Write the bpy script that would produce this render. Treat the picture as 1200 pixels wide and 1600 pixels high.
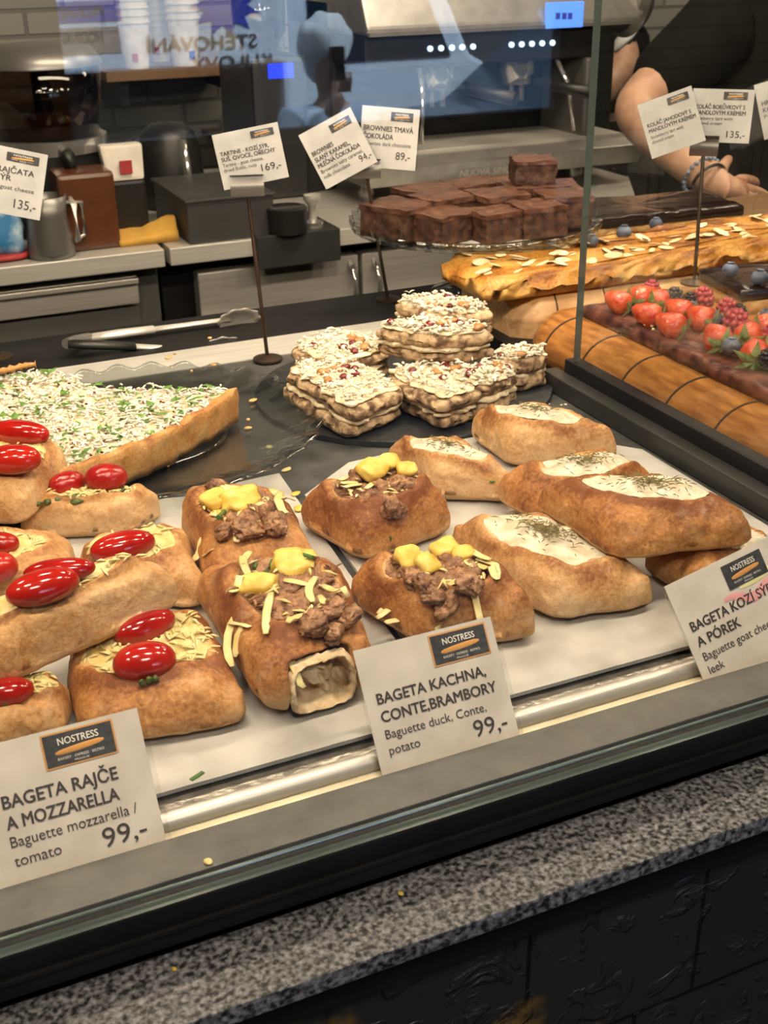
import bpy, bmesh, math, random
from mathutils import Vector, Matrix, noise, Euler
R_ = random.Random(7)
SC = bpy.context.scene
COL = SC.collection
for o in list(bpy.data.objects):
    bpy.data.objects.remove(o)

# ------------------------------------------------------------------ camera
F = 1850.0
def _n(v): return Vector(v).normalized()
AX = _n((4683, -980, F))                       # the counter's long direction, seen from the camera
DN = _n((60, (F*F + 4683*60)/980, F))          # straight down, seen from the camera
ZZ = -DN
YY = ZZ.cross(AX)
CAM = Vector((0, 0, 0.42))                     # 42 cm above the display deck (z = 0)
def ray(px, py):
    c = Vector((px-600, py-800, F))
    return Vector((AX.dot(c), YY.dot(c), ZZ.dot(c)))
def at(px, py, z=0.0):                         # point at height z along a sight line
    d = ray(px, py); return CAM + d*((z-CAM.z)/d.z)
def aty(px, py, y):                            # point at depth y along a sight line
    d = ray(px, py); return CAM + d*((y-CAM.y)/d.y)
def dist(p): return (Vector(p)-CAM).length
cam = bpy.data.cameras.new('camera')
cam.sensor_fit = 'VERTICAL'; cam.sensor_height = 36; cam.lens = 36*F/1600
cam.clip_start = 0.02; cam.clip_end = 200
cam.dof.use_dof = True; cam.dof.focus_distance = 0.84; cam.dof.aperture_fstop = 22
co = bpy.data.objects.new('camera', cam); COL.objects.link(co)
cx = Vector((AX.x, YY.x, ZZ.x)); cy = -Vector((AX.y, YY.y, ZZ.y)); cz = -Vector((AX.z, YY.z, ZZ.z))
m4 = Matrix.Identity(4)
for i in range(3):
    m4[i][0] = cx[i]; m4[i][1] = cy[i]; m4[i][2] = cz[i]; m4[i][3] = CAM[i]
co.matrix_world = m4
SC.camera = co

# ------------------------------------------------------------------ exposure, sky, lights
SC.view_settings.view_transform = 'Standard'; SC.view_settings.look = 'None'
SC.view_settings.gamma = 1.0; SC.view_settings.use_curve_mapping = False
SC.view_settings.exposure = 0.0
SC.cycles.max_bounces = 8; SC.cycles.transparent_max_bounces = 16
SC.cycles.caustics_reflective = False; SC.cycles.caustics_refractive = False
SC.cycles.sample_clamp_indirect = 4.0
SC.cycles.use_denoising = True
W = bpy.data.worlds.new('sky'); SC.world = W; W.use_nodes = True
W.node_tree.nodes['Background'].inputs[0].default_value = (0.46, 0.66, 1.0, 1)
W.node_tree.nodes['Background'].inputs[1].default_value = 5.0
def area(name, loc, target, sx, sy, power, col):
    l = bpy.data.lights.new(name, 'AREA'); l.shape = 'RECTANGLE'; l.size = sx; l.size_y = sy
    l.energy = power; l.color = col
    o = bpy.data.objects.new(name, l); COL.objects.link(o); o.location = loc
    o.rotation_euler = (Vector(target)-Vector(loc)).to_track_quat('-Z', 'Y').to_euler()
    return o
WARM = (1.0, 0.80, 0.57)
for lx in (-0.30, -0.05, 0.20, 0.45, 0.70, 1.0):           # LED spots under the case's top panel
    area('case_spot', (lx, 0.52, 0.60), (lx+0.05, 0.82, 0.0), 0.09, 0.04, 1.50, WARM)
for lx in (-0.15, 0.18, 0.50, 0.85):
    area('case_spot', (lx, 0.98, 0.62), (lx, 0.82, 0.0), 0.10, 0.05, 1.35, WARM)
sun = bpy.data.lights.new('street_fill_sun', 'SUN'); sun.energy = 38; sun.color = (0.62, 0.80, 1.0); sun.angle = 0.3  # added lamp over an overcast street, brightens the mirrored van and person
so = bpy.data.objects.new('street_fill_sun', sun); COL.objects.link(so); so.rotation_euler = Vector((-0.45, -0.42, -0.78)).to_track_quat('-Z', 'Y').to_euler(); so.location = (2, 2, 8)
area('ceiling_fill_bar', (0.9, 1.35, 1.55), (0.9, 2.2, -0.2), 1.6, 0.25, 36, WARM)  # unseen fill added above the aisle to lift machine and drawer fronts
for lx in (0.05, 0.55, 1.05, 1.5):                            # fill lamps added above the case's rear, brightening the back counter
    area('rear_fill_spot', (lx, 1.09, 0.60), (lx+0.05, 2.1, -0.28), 0.12, 0.05, 2.5, WARM)
area('ceiling_fill_bar', (2.3, 2.6, 1.55), (2.3, 2.9, -0.2), 0.8, 0.3, 14, WARM)
area('ceiling_light_shop', (0.1, -0.7, 1.55), (0.3, 0.3, 0.0), 0.5, 0.3, 16, (1.0, 0.86, 0.7))

# ------------------------------------------------------------------ materials
MATS = {}
def pmat(name, col, rough=0.5, metal=0.0, var=0.12, scale=30.0, bump=0.0, bscale=120.0, col2=None, spec=None,
         stretch=None, trans=0.0, emit=None, sss=0.0, coat=0.0, edge=(0.35, 0.65), detail=5):
    m = bpy.data.materials.new(name); m.use_nodes = True; MATS[name] = m
    nt = m.node_tree; N = nt.nodes; L = nt.links; b = N['Principled BSDF']
    tc = N.new('ShaderNodeTexCoord'); mp = N.new('ShaderNodeMapping')
    L.new(tc.outputs['Object'], mp.inputs[0])
    if stretch: mp.inputs['Scale'].default_value = stretch
    nz = N.new('ShaderNodeTexNoise'); nz.inputs['Scale'].default_value = scale; nz.inputs['Detail'].default_value = detail
    L.new(mp.outputs[0], nz.inputs['Vector'])
    rp = N.new('ShaderNodeValToRGB'); rp.color_ramp.elements[0].position = edge[0]; rp.color_ramp.elements[1].position = edge[1]
    c1 = tuple(max(0, c*(1-var)) for c in col); c2 = col2 or tuple(min(1, c*(1+var)) for c in col)
    rp.color_ramp.elements[0].color = (*c1, 1); rp.color_ramp.elements[1].color = (*c2, 1)
    L.new(nz.outputs['Fac'], rp.inputs[0]); L.new(rp.outputs[0], b.inputs['Base Color'])
    b.inputs['Roughness'].default_value = rough; b.inputs['Metallic'].default_value = metal
    if spec is not None: b.inputs['Specular IOR Level'].default_value = spec
    if trans: b.inputs['Transmission Weight'].default_value = trans
    if coat: b.inputs['Coat Weight'].default_value = coat
    if sss:
        b.inputs['Subsurface Weight'].default_value = sss; b.inputs['Subsurface Radius'].default_value = (0.006, 0.003, 0.002)
        b.inputs['Subsurface Scale'].default_value = 0.6
    if emit:
        b.inputs['Emission Color'].default_value = (*emit[0], 1); b.inputs['Emission Strength'].default_value = emit[1]
    if bump:
        n2 = N.new('ShaderNodeTexNoise'); n2.inputs['Scale'].default_value = bscale; n2.inputs['Detail'].default_value = 4
        L.new(mp.outputs[0], n2.inputs['Vector'])
        bp = N.new('ShaderNodeBump'); bp.inputs['Strength'].default_value = bump; bp.inputs['Distance'].default_value = 0.002
        L.new(n2.outputs['Fac'], bp.inputs['Height']); L.new(bp.outputs[0], b.inputs['Normal'])
    return m
def glassmat(name, tint=(1, 1, 1), rough=0.0, ior=1.5, wavy=0.0, boost=0.0):
    m = bpy.data.materials.new(name); m.use_nodes = True; MATS[name] = m
    nt = m.node_tree; N = nt.nodes; L = nt.links; N.remove(N['Principled BSDF'])
    out = N['Material Output']; mx = N.new('ShaderNodeMixShader'); fr = N.new('ShaderNodeFresnel'); 
    gm = N.new('ShaderNodeNewGeometry'); io = N.new('ShaderNodeMapRange'); io.inputs['To Min'].default_value = ior; io.inputs['To Max'].default_value = 1.0/ior
    L.new(gm.outputs['Backfacing'], io.inputs['Value']); L.new(io.outputs[0], fr.inputs[0])   # same reflectance from either side of the sheet
    tr = N.new('ShaderNodeBsdfTransparent'); tr.inputs[0].default_value = (*tint, 1)
    gl = N.new('ShaderNodeBsdfGlossy'); gl.inputs['Roughness'].default_value = rough
    if wavy:
        nz = N.new('ShaderNodeTexNoise'); nz.inputs['Scale'].default_value = 40
        tc = N.new('ShaderNodeTexCoord'); L.new(tc.outputs['Object'], nz.inputs['Vector'])
        bp = N.new('ShaderNodeBump'); bp.inputs['Strength'].default_value = wavy; bp.inputs['Distance'].default_value = 0.004
        L.new(nz.outputs['Fac'], bp.inputs['Height'])
        L.new(bp.outputs[0], gl.inputs['Normal']); L.new(bp.outputs[0], fr.inputs['Normal'])
    bo = N.new('ShaderNodeMath'); bo.operation = 'ADD'; bo.inputs[1].default_value = boost; L.new(fr.outputs[0], bo.inputs[0])
    L.new(bo.outputs[0], mx.inputs[0]); L.new(tr.outputs[0], mx.inputs[1]); L.new(gl.outputs[0], mx.inputs[2])
    L.new(mx.outputs[0], out.inputs[0])
    return m
def breadmat(name, pale, gold, brown, flour=0.25, rough=0.48):
    m = bpy.data.materials.new(name); m.use_nodes = True; MATS[name] = m
    nt = m.node_tree; N = nt.nodes; L = nt.links; b = N['Principled BSDF']
    a = N.new('ShaderNodeAttribute'); a.attribute_name = 'bake'
    tc = N.new('ShaderNodeTexCoord')
    n1 = N.new('ShaderNodeTexNoise'); n1.inputs['Scale'].default_value = 45; n1.inputs['Detail'].default_value = 6
    n2 = N.new('ShaderNodeTexNoise'); n2.inputs['Scale'].default_value = 330; n2.inputs['Detail'].default_value = 5; n2.inputs['Roughness'].default_value = 0.65
    for n in (n1, n2): L.new(tc.outputs['Object'], n.inputs['Vector'])
    s1 = N.new('ShaderNodeMath'); s1.operation = 'MULTIPLY_ADD'; s1.inputs[1].default_value = 0.75; L.new(n1.outputs['Fac'], s1.inputs[0]); L.new(a.outputs['Fac'], s1.inputs[2])
    s2 = N.new('ShaderNodeMath'); s2.operation = 'MULTIPLY_ADD'; s2.inputs[1].default_value = 1.25; L.new(n2.outputs['Fac'], s2.inputs[0]); L.new(s1.outputs[0], s2.inputs[2])
    s3 = N.new('ShaderNodeMath'); s3.operation = 'SUBTRACT'; s3.inputs[1].default_value = 0.99; L.new(s2.outputs[0], s3.inputs[0])
    rp = N.new('ShaderNodeValToRGB'); e = rp.color_ramp.elements
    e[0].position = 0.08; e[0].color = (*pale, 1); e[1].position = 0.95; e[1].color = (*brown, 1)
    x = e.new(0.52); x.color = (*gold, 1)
    L.new(s3.outputs[0], rp.inputs[0])
    n3 = N.new('ShaderNodeTexNoise'); n3.inputs['Scale'].default_value = 28; n3.inputs['Detail'].default_value = 8; n3.inputs['Roughness'].default_value = 0.7
    L.new(tc.outputs['Object'], n3.inputs['Vector'])
    r3 = N.new('ShaderNodeValToRGB'); r3.color_ramp.elements[0].position = 0.55; r3.color_ramp.elements[1].position = 0.75
    r3.color_ramp.elements[1].color = (flour, flour, flour, 1)
    L.new(n3.outputs['Fac'], r3.inputs[0])
    mx = N.new('ShaderNodeMix'); mx.data_type = 'RGBA'; mx.inputs['B'].default_value = (0.74, 0.6, 0.42, 1)
    L.new(r3.outputs[0], mx.inputs['Factor']); L.new(rp.outputs[0], mx.inputs['A'])
    L.new(mx.outputs['Result'], b.inputs['Base Color'])
    b.inputs['Roughness'].default_value = rough; b.inputs['Specular IOR Level'].default_value = 0.35
    bp = N.new('ShaderNodeBump'); bp.inputs['Strength'].default_value = 0.75; bp.inputs['Distance'].default_value = 0.0014
    ad = N.new('ShaderNodeMath'); ad.operation = 'ADD'; L.new(n2.outputs['Fac'], ad.inputs[0]); L.new(n1.outputs['Fac'], ad.inputs[1])
    L.new(ad.outputs[0], bp.inputs['Height']); L.new(bp.outputs[0], b.inputs['Normal'])
    return m
BREAD_GOLD = breadmat('bread_crust_golden', (0.68, 0.42, 0.19), (0.48, 0.215, 0.065), (0.21, 0.068, 0.02), 0.4)
BREAD_PALE = breadmat('bread_crust_pale', (0.70, 0.47, 0.25), (0.54, 0.29, 0.11), (0.28, 0.105, 0.032), 0.5)
PASTRY = breadmat('pastry_crust', (0.62, 0.38, 0.15), (0.46, 0.22, 0.065), (0.24, 0.09, 0.025), 0.1)
ALMOND_T = breadmat('almond_tart_top', (0.58, 0.33, 0.09), (0.40, 0.17, 0.025), (0.19, 0.06, 0.012), 0.05, 0.24)
BERRY_T = pmat('berry_tart_top', (0.055, 0.012, 0.014), 0.35, col2=(0.26, 0.095, 0.065), scale=42, edge=(.42,.66), bump=0.8, bscale=120, detail=8)
CRUMB = pmat('bread_crumb', (0.66, 0.46, 0.25), 0.75, col2=(0.86, 0.70, 0.46), scale=110, bump=0.9, bscale=220, detail=8)
TOMATO = pmat('tomato_skin', (0.34, 0.008, 0.006), 0.13, col2=(0.46, 0.018, 0.010), scale=35, bump=0.05, bscale=60, coat=0.4)
TOMATO_W = pmat('tomato_skin_wrinkled', (0.34, 0.010, 0.008), 0.22, col2=(0.45, 0.02, 0.012), scale=35, bump=0.5, bscale=110, coat=0.2)
CHEESE_Y = pmat('grated_cheese', (0.70, 0.54, 0.19), 0.5, col2=(0.84, 0.71, 0.36), scale=90, bump=0.8, bscale=230, sss=0.15)
SHRED = pmat('cheese_shred', (0.76, 0.60, 0.22), 0.42, col2=(0.84, 0.72, 0.38), scale=60, sss=0.1)
GOAT = pmat('goat_cheese', (0.66, 0.56, 0.38), 0.42, col2=(0.82, 0.76, 0.63), scale=90, bump=1.0, bscale=150, sss=0.15)
MEAT = pmat('duck_meat', (0.17, 0.068, 0.030), 0.34, col2=(0.47, 0.255, 0.13), scale=130, bump=1.0, bscale=330, detail=8)
POTATO = pmat('potato', (0.72, 0.45, 0.05), 0.36, col2=(0.84, 0.64, 0.16), scale=80, bump=0.3, bscale=150, sss=0.1)
CHIVE = pmat('chive', (0.05, 0.14, 0.02), 0.4)
HERB = pmat('dried_herb', (0.13, 0.10, 0.03), 0.8, col2=(0.24, 0.20, 0.08), scale=300)
PESTO = pmat('pesto', (0.035, 0.06, 0.015), 0.4, col2=(0.12, 0.15, 0.03), scale=260, bump=0.8, bscale=300)
NUTBREAD = pmat('nut_bread_crust', (0.13, 0.07, 0.035), 0.75, col2=(0.54, 0.38, 0.22), scale=95, bump=1.0, bscale=210, detail=9, edge=(0.40, 0.60))
NUTFILL = pmat('cream_filling', (0.62, 0.47, 0.27), 0.6, col2=(0.82, 0.72, 0.54), scale=100, bump=0.8, bscale=160)
CRUMBLE = pmat('crumbled_cheese', (0.80, 0.72, 0.55), 0.55, col2=(0.92, 0.87, 0.74), scale=120, sss=0.1)
CRANB = pmat('cranberry', (0.09, 0.008, 0.01), 0.25, col2=(0.18, 0.02, 0.02), scale=150, bump=0.5)
FIG = pmat('dried_fig', (0.32, 0.14, 0.035), 0.35, col2=(0.48, 0.25, 0.09), scale=150, bump=0.6)
RICE = pmat('white_shreds', (0.80, 0.76, 0.64), 0.5, col2=(0.94, 0.91, 0.83), scale=100, bump=0.6)
PARSLEY = pmat('parsley', (0.06, 0.15, 0.02), 0.5, col2=(0.14, 0.27, 0.05), scale=200)
BROWNIE = pmat('brownie_cake', (0.035, 0.014, 0.008), 0.6, col2=(0.10, 0.043, 0.024), scale=110, bump=0.9, bscale=200, detail=8)
BROWNTOP = pmat('brownie_top', (0.062, 0.026, 0.016), 0.32, col2=(0.13, 0.06, 0.038), scale=60, bump=0.5, bscale=90)
CHOCO = pmat('chocolate_glaze', (0.014, 0.007, 0.007), 0.16, scale=40, bump=0.2, bscale=40)
SPONGE = pmat('cake_base', (0.50, 0.27, 0.09), 0.7, col2=(0.66, 0.42, 0.17), scale=120, bump=0.7)
STRAWB = pmat('strawberry_skin', (0.56, 0.025, 0.010), 0.2, col2=(0.72, 0.12, 0.04), scale=120, bump=0.5, bscale=500, coat=0.5)
RASPB = pmat('raspberry_skin', (0.30, 0.012, 0.03), 0.4, col2=(0.45, 0.05, 0.08), scale=150)
BLUEB = pmat('blueberry_skin', (0.035, 0.045, 0.085), 0.55, col2=(0.13, 0.16, 0.24), scale=90)
BLACKB = pmat('blackberry_skin', (0.012, 0.007, 0.014), 0.2)
LEAFG = pmat('strawberry_leaf', (0.16, 0.25, 0.06), 0.5, col2=(0.42, 0.50, 0.22), scale=120)
ALMOND = pmat('almond_flake', (0.72, 0.54, 0.30), 0.45, col2=(0.88, 0.76, 0.54), scale=90)
STEEL_H = pmat('housing_steel', (0.34, 0.33, 0.31), 0.34, 0.6)
STEEL = pmat('brushed_steel', (0.66, 0.64, 0.60), 0.36, 0.45, 0.10, 6, 0.06, 300, stretch=(1, 30, 30))
STEEL_D = pmat('dark_steel', (0.24, 0.235, 0.225), 0.36, 0.65, 0.12, 10)
STEEL_R = pmat('pitted_steel', (0.46, 0.43, 0.38), 0.3, 0.8, 0.25, 60, 0.7, 140)
CHROME = pmat('chrome', (0.68, 0.67, 0.65), 0.16, 0.85, 0.05)
BRONZE = pmat('bronze_wire', (0.12, 0.085, 0.06), 0.38, 0.9, 0.2)
BLACK = pmat('black_plastic', (0.012, 0.012, 0.012), 0.42)
BLACKM = pmat('black_metal_frame', (0.010, 0.010, 0.011), 0.5, 0.0, 0.2, spec=0.22)
BARGREY = pmat('charcoal_bar', (0.026, 0.026, 0.024), 0.42, bump=0.1)
DECK = pmat('slate_grey_deck', (0.048, 0.048, 0.047), 0.40, col2=(0.080, 0.080, 0.077), scale=40, bump=0.25, bscale=160)
SLATE = pmat('slate_plate', (0.012, 0.012, 0.013), 0.5, col2=(0.024, 0.024, 0.025), scale=60, bump=0.5, bscale=150)
SILL = pmat('grey_sill', (0.085, 0.085, 0.078), 0.45, col2=(0.108, 0.108, 0.098), scale=50, bump=0.08)
PAPER = pmat('greaseproof_paper', (0.44, 0.425, 0.395), 0.34, col2=(0.57, 0.56, 0.53), scale=22, bump=0.18, bscale=50)
CREAM = pmat('cream_profile', (0.82, 0.72, 0.52), 0.45)
CARD = pmat('card_paper', (0.70, 0.635, 0.555), 0.45, col2=(0.74, 0.675, 0.595), scale=40)
TAGW = pmat('tag_paper', (0.50, 0.50, 0.50), 0.4)
INK = pmat('ink_grey', (0.050, 0.042, 0.042), 0.6, var=0.05)
LOGOBG = pmat('logo_slate', (0.030, 0.032, 0.037), 0.6, col2=(0.055, 0.057, 0.062), scale=300)
LOGOBR = pmat('logo_orange', (0.66, 0.32, 0.09), 0.6)
LOGOBG2 = pmat('logo_brown', (0.10, 0.075, 0.06), 0.6)
LOGOW = pmat('logo_white', (0.82, 0.78, 0.70), 0.6)
PINKST = pmat('pink_stain', (0.85, 0.40, 0.40), 0.6)
YELST = pmat('yellow_stain', (0.86, 0.80, 0.42), 0.6)
SLEEVE = glassmat('clear_sleeve', (0.97, 0.97, 0.97), 0.05, 1.45)
WOODL = pmat('light_beech', (0.52, 0.29, 0.13), 0.42, col2=(0.66, 0.42, 0.21), scale=9, stretch=(2, 14, 14), bump=0.06)
WOODO = pmat('oiled_acacia', (0.27, 0.10, 0.022), 0.28, col2=(0.46, 0.20, 0.052), scale=10, stretch=(16, 3, 16), bump=0.08, coat=0.3)
GROOVE = pmat('burnt_groove', (0.045, 0.022, 0.01), 0.6)
GLASS = glassmat('clear_glass', (0.985, 0.995, 0.99))
GLASSEDGE = pmat('glass_edge', (0.10, 0.135, 0.125), 0.12, var=0.05, spec=0.8)
PRESSED = glassmat('pressed_glass', (0.90, 0.92, 0.91), 0.05, 1.75, 0.5, 0.06)
SMOKED = glassmat('smoked_glass', (0.55, 0.50, 0.46), 0.03, 1.5)
FLOORM = pmat('dark_floor', (0.05, 0.045, 0.04), 0.5)
PLASTER = pmat('dark_plaster', (0.055, 0.05, 0.045), 0.8)
SKIN = pmat('skin', (0.42, 0.23, 0.15), 0.5, col2=(0.52, 0.31, 0.21), scale=30, bump=0.15, bscale=200, sss=0.1)
TSHIRT = pmat('black_cotton', (0.006, 0.006, 0.006), 0.85, spec=0.04, bump=0.2, bscale=300)
HAIRB = pmat('brown_hair', (0.06, 0.03, 0.015), 0.6)
HAIRW = pmat('white_hair', (0.74, 0.72, 0.68), 0.8, bump=1.0, bscale=120)
COATW = pmat('pale_fleece', (0.50, 0.58, 0.66), 0.9, bump=1.0, bscale=60)
WHITEP = pmat('white_paint', (0.74, 0.76, 0.78), 0.45)
SCREENB = pmat('blue_screen', (0.05, 0.12, 0.5), 0.3, emit=((0.12, 0.32, 1.0), 1.1))
SCREEND = pmat('deep_blue_screen', (0.02, 0.03, 0.4), 0.3, emit=((0.01, 0.05, 1.0), 1.0))
BUTTON = pmat('lit_button', (0.6, 0.7, 0.9), 0.3, emit=((0.55, 0.75, 1.0), 1.6))
YCLOTH = pmat('yellow_cloth', (0.58, 0.33, 0.06), 0.85, bump=0.5, bscale=60)
CUPW = pmat('paper_cup', (0.62, 0.58, 0.52), 0.6)
REDINK = pmat('red_print', (0.35, 0.03, 0.03), 0.6)
BLUEINK = pmat('blue_print', (0.03, 0.06, 0.42), 0.5)
BROWNP = pmat('brown_panel', (0.36, 0.25, 0.20), 0.6)
AMBER = pmat('brown_drink', (0.10, 0.035, 0.015), 0.25)
BAGBLUE = pmat('blue_foil', (0.05, 0.22, 0.48), 0.3, col2=(0.45, 0.60, 0.72), scale=22, edge=(0.45, 0.6))
WOODB = pmat('brown_wood', (0.16, 0.09, 0.045), 0.6)
DARKGREY = pmat('dark_grey_box', (0.038, 0.038, 0.04), 0.5)
CARPAINT = pmat('dark_car_paint', (0.06, 0.08, 0.11), 0.25)
CARGLASS = pmat('car_glass', (0.02, 0.03, 0.04), 0.08)
ASPHALT = pmat('asphalt', (0.05, 0.05, 0.052), 0.85)
FACADE = pmat('facade_stone', (0.045, 0.047, 0.052), 0.8)
RUBBER = pmat('rubber', (0.015, 0.015, 0.015), 0.7)
GOLD = pmat('gold_chain', (0.8, 0.5, 0.15), 0.2, 1.0)
BEAD = pmat('bead_bracelet', (0.16, 0.22, 0.32), 0.3)

def granite():
    m = pmat('granite', (0.02, 0.02, 0.023), 0.36, col2=(0.36, 0.36, 0.38), scale=330, bump=0.8, bscale=230, edge=(0.38, 0.72), detail=3)
    return m
GRANITE = granite()
def brickmat():
    m = bpy.data.materials.new('white_brick'); m.use_nodes = True
    nt = m.node_tree; N = nt.nodes; L = nt.links; b = N['Principled BSDF']
    tc = N.new('ShaderNodeTexCoord'); sp = N.new('ShaderNodeSeparateXYZ'); cb = N.new('ShaderNodeCombineXYZ')
    L.new(tc.outputs['Object'], sp.inputs[0]); L.new(sp.outputs['X'], cb.inputs['X']); L.new(sp.outputs['Z'], cb.inputs['Y'])
    br = N.new('ShaderNodeTexBrick'); br.inputs['Scale'].default_value = 1.0
    br.inputs['Brick Width'].default_value = 0.20; br.inputs['Row Height'].default_value = 0.062; br.inputs['Mortar Size'].default_value = 0.006
    br.inputs['Mortar Smooth'].default_value = 0.4
    br.inputs['Color1'].default_value = (0.27, 0.265, 0.23, 1); br.inputs['Color2'].default_value = (0.235, 0.23, 0.20, 1); br.inputs['Mortar'].default_value = (0.15, 0.145, 0.125, 1)
    L.new(cb.outputs[0], br.inputs['Vector']); L.new(br.outputs['Color'], b.inputs['Base Color']); b.inputs['Roughness'].default_value = 0.5
    bp = N.new('ShaderNodeBump'); bp.inputs['Strength'].default_value = 0.6; bp.inputs['Distance'].default_value = 0.01; bp.invert = True
    L.new(br.outputs['Fac'], bp.inputs['Height']); L.new(bp.outputs[0], b.inputs['Normal'])
    return m
BRICK = brickmat()
def paneltile():
    m = bpy.data.materials.new('blackened_tiles'); m.use_nodes = True
    nt = m.node_tree; N = nt.nodes; L = nt.links; b = N['Principled BSDF']
    tc = N.new('ShaderNodeTexCoord'); sp = N.new('ShaderNodeSeparateXYZ'); cb = N.new('ShaderNodeCombineXYZ')
    L.new(tc.outputs['Object'], sp.inputs[0]); L.new(sp.outputs['X'], cb.inputs['X']); L.new(sp.outputs['Z'], cb.inputs['Y'])
    br = N.new('ShaderNodeTexBrick'); br.inputs['Scale'].default_value = 1.0; br.offset = 0.35
    br.inputs['Brick Width'].default_value = 0.125; br.inputs['Row Height'].default_value = 0.17; br.inputs['Mortar Size'].default_value = 0.0016
    br.inputs['Color1'].default_value = (0.020, 0.021, 0.020, 1); br.inputs['Color2'].default_value = (0.028, 0.029, 0.028, 1); br.inputs['Mortar'].default_value = (0.004, 0.004, 0.004, 1)
    L.new(cb.outputs[0], br.inputs['Vector'])
    n1 = N.new('ShaderNodeTexNoise'); n1.inputs['Scale'].default_value = 11; n1.inputs['Detail'].default_value = 8; L.new(tc.outputs['Object'], n1.inputs['Vector'])
    r1 = N.new('ShaderNodeValToRGB'); r1.color_ramp.elements[0].position = 0.57; r1.color_ramp.elements[1].position = 0.65; L.new(n1.outputs['Fac'], r1.inputs[0])
    mx = N.new('ShaderNodeMix'); mx.data_type = 'RGBA'; mx.inputs['B'].default_value = (0.30, 0.17, 0.03, 1)
    L.new(r1.outputs[0], mx.inputs['Factor']); L.new(br.outputs['Color'], mx.inputs['A']); L.new(mx.outputs['Result'], b.inputs['Base Color'])
    b.inputs['Roughness'].default_value = 0.33
    n2 = N.new('ShaderNodeTexNoise'); n2.inputs['Scale'].default_value = 38; n2.inputs['Detail'].default_value = 6; n2.inputs['Distortion'].default_value = 1.0; L.new(tc.outputs['Object'], n2.inputs['Vector'])
    r2 = N.new('ShaderNodeValToRGB'); r2.color_ramp.elements[0].position = 0.55; r2.color_ramp.elements[1].position = 0.62; L.new(n2.outputs['Fac'], r2.inputs[0])
    bp = N.new('ShaderNodeBump'); bp.inputs['Strength'].default_value = 0.7; bp.inputs['Distance'].default_value = 0.003
    L.new(r2.outputs[0], bp.inputs['Height']); L.new(bp.outputs[0], b.inputs['Normal'])
    return m
TILE = paneltile()

# ------------------------------------------------------------------ object helpers
ORG = {}
def tag(o, label=None, cat=None, group=None, kind=None):
    if label: o['label'] = label
    if cat: o['category'] = cat
    if group: o['group'] = group
    if kind: o['kind'] = kind
    return o
def thing(name, loc, label, cat, group=None):
    o = bpy.data.objects.new(name, None); COL.objects.link(o); o.location = loc
    o.empty_display_size = 0.02
    ORG[o.name] = Vector(loc); return tag(o, label, cat, group)
def link(name, me, parent=None, mat=None, origin=None):
    o = bpy.data.objects.new(name, me); COL.objects.link(o)
    if mat is not None:
        for m in (mat if isinstance(mat, (list, tuple)) else [mat]): me.materials.append(m)
    if parent is not None:
        o.parent = parent; base = ORG[parent.name]; ORG[o.name] = base
    else:
        vs = [v.co for v in me.vertices]
        base = Vector(((min(v.x for v in vs)+max(v.x for v in vs))/2, (min(v.y for v in vs)+max(v.y for v in vs))/2, min(v.z for v in vs))) if origin is None else Vector(origin)
        o.location = base; ORG[o.name] = base
    me.transform(Matrix.Translation(-base))
    return o
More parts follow.
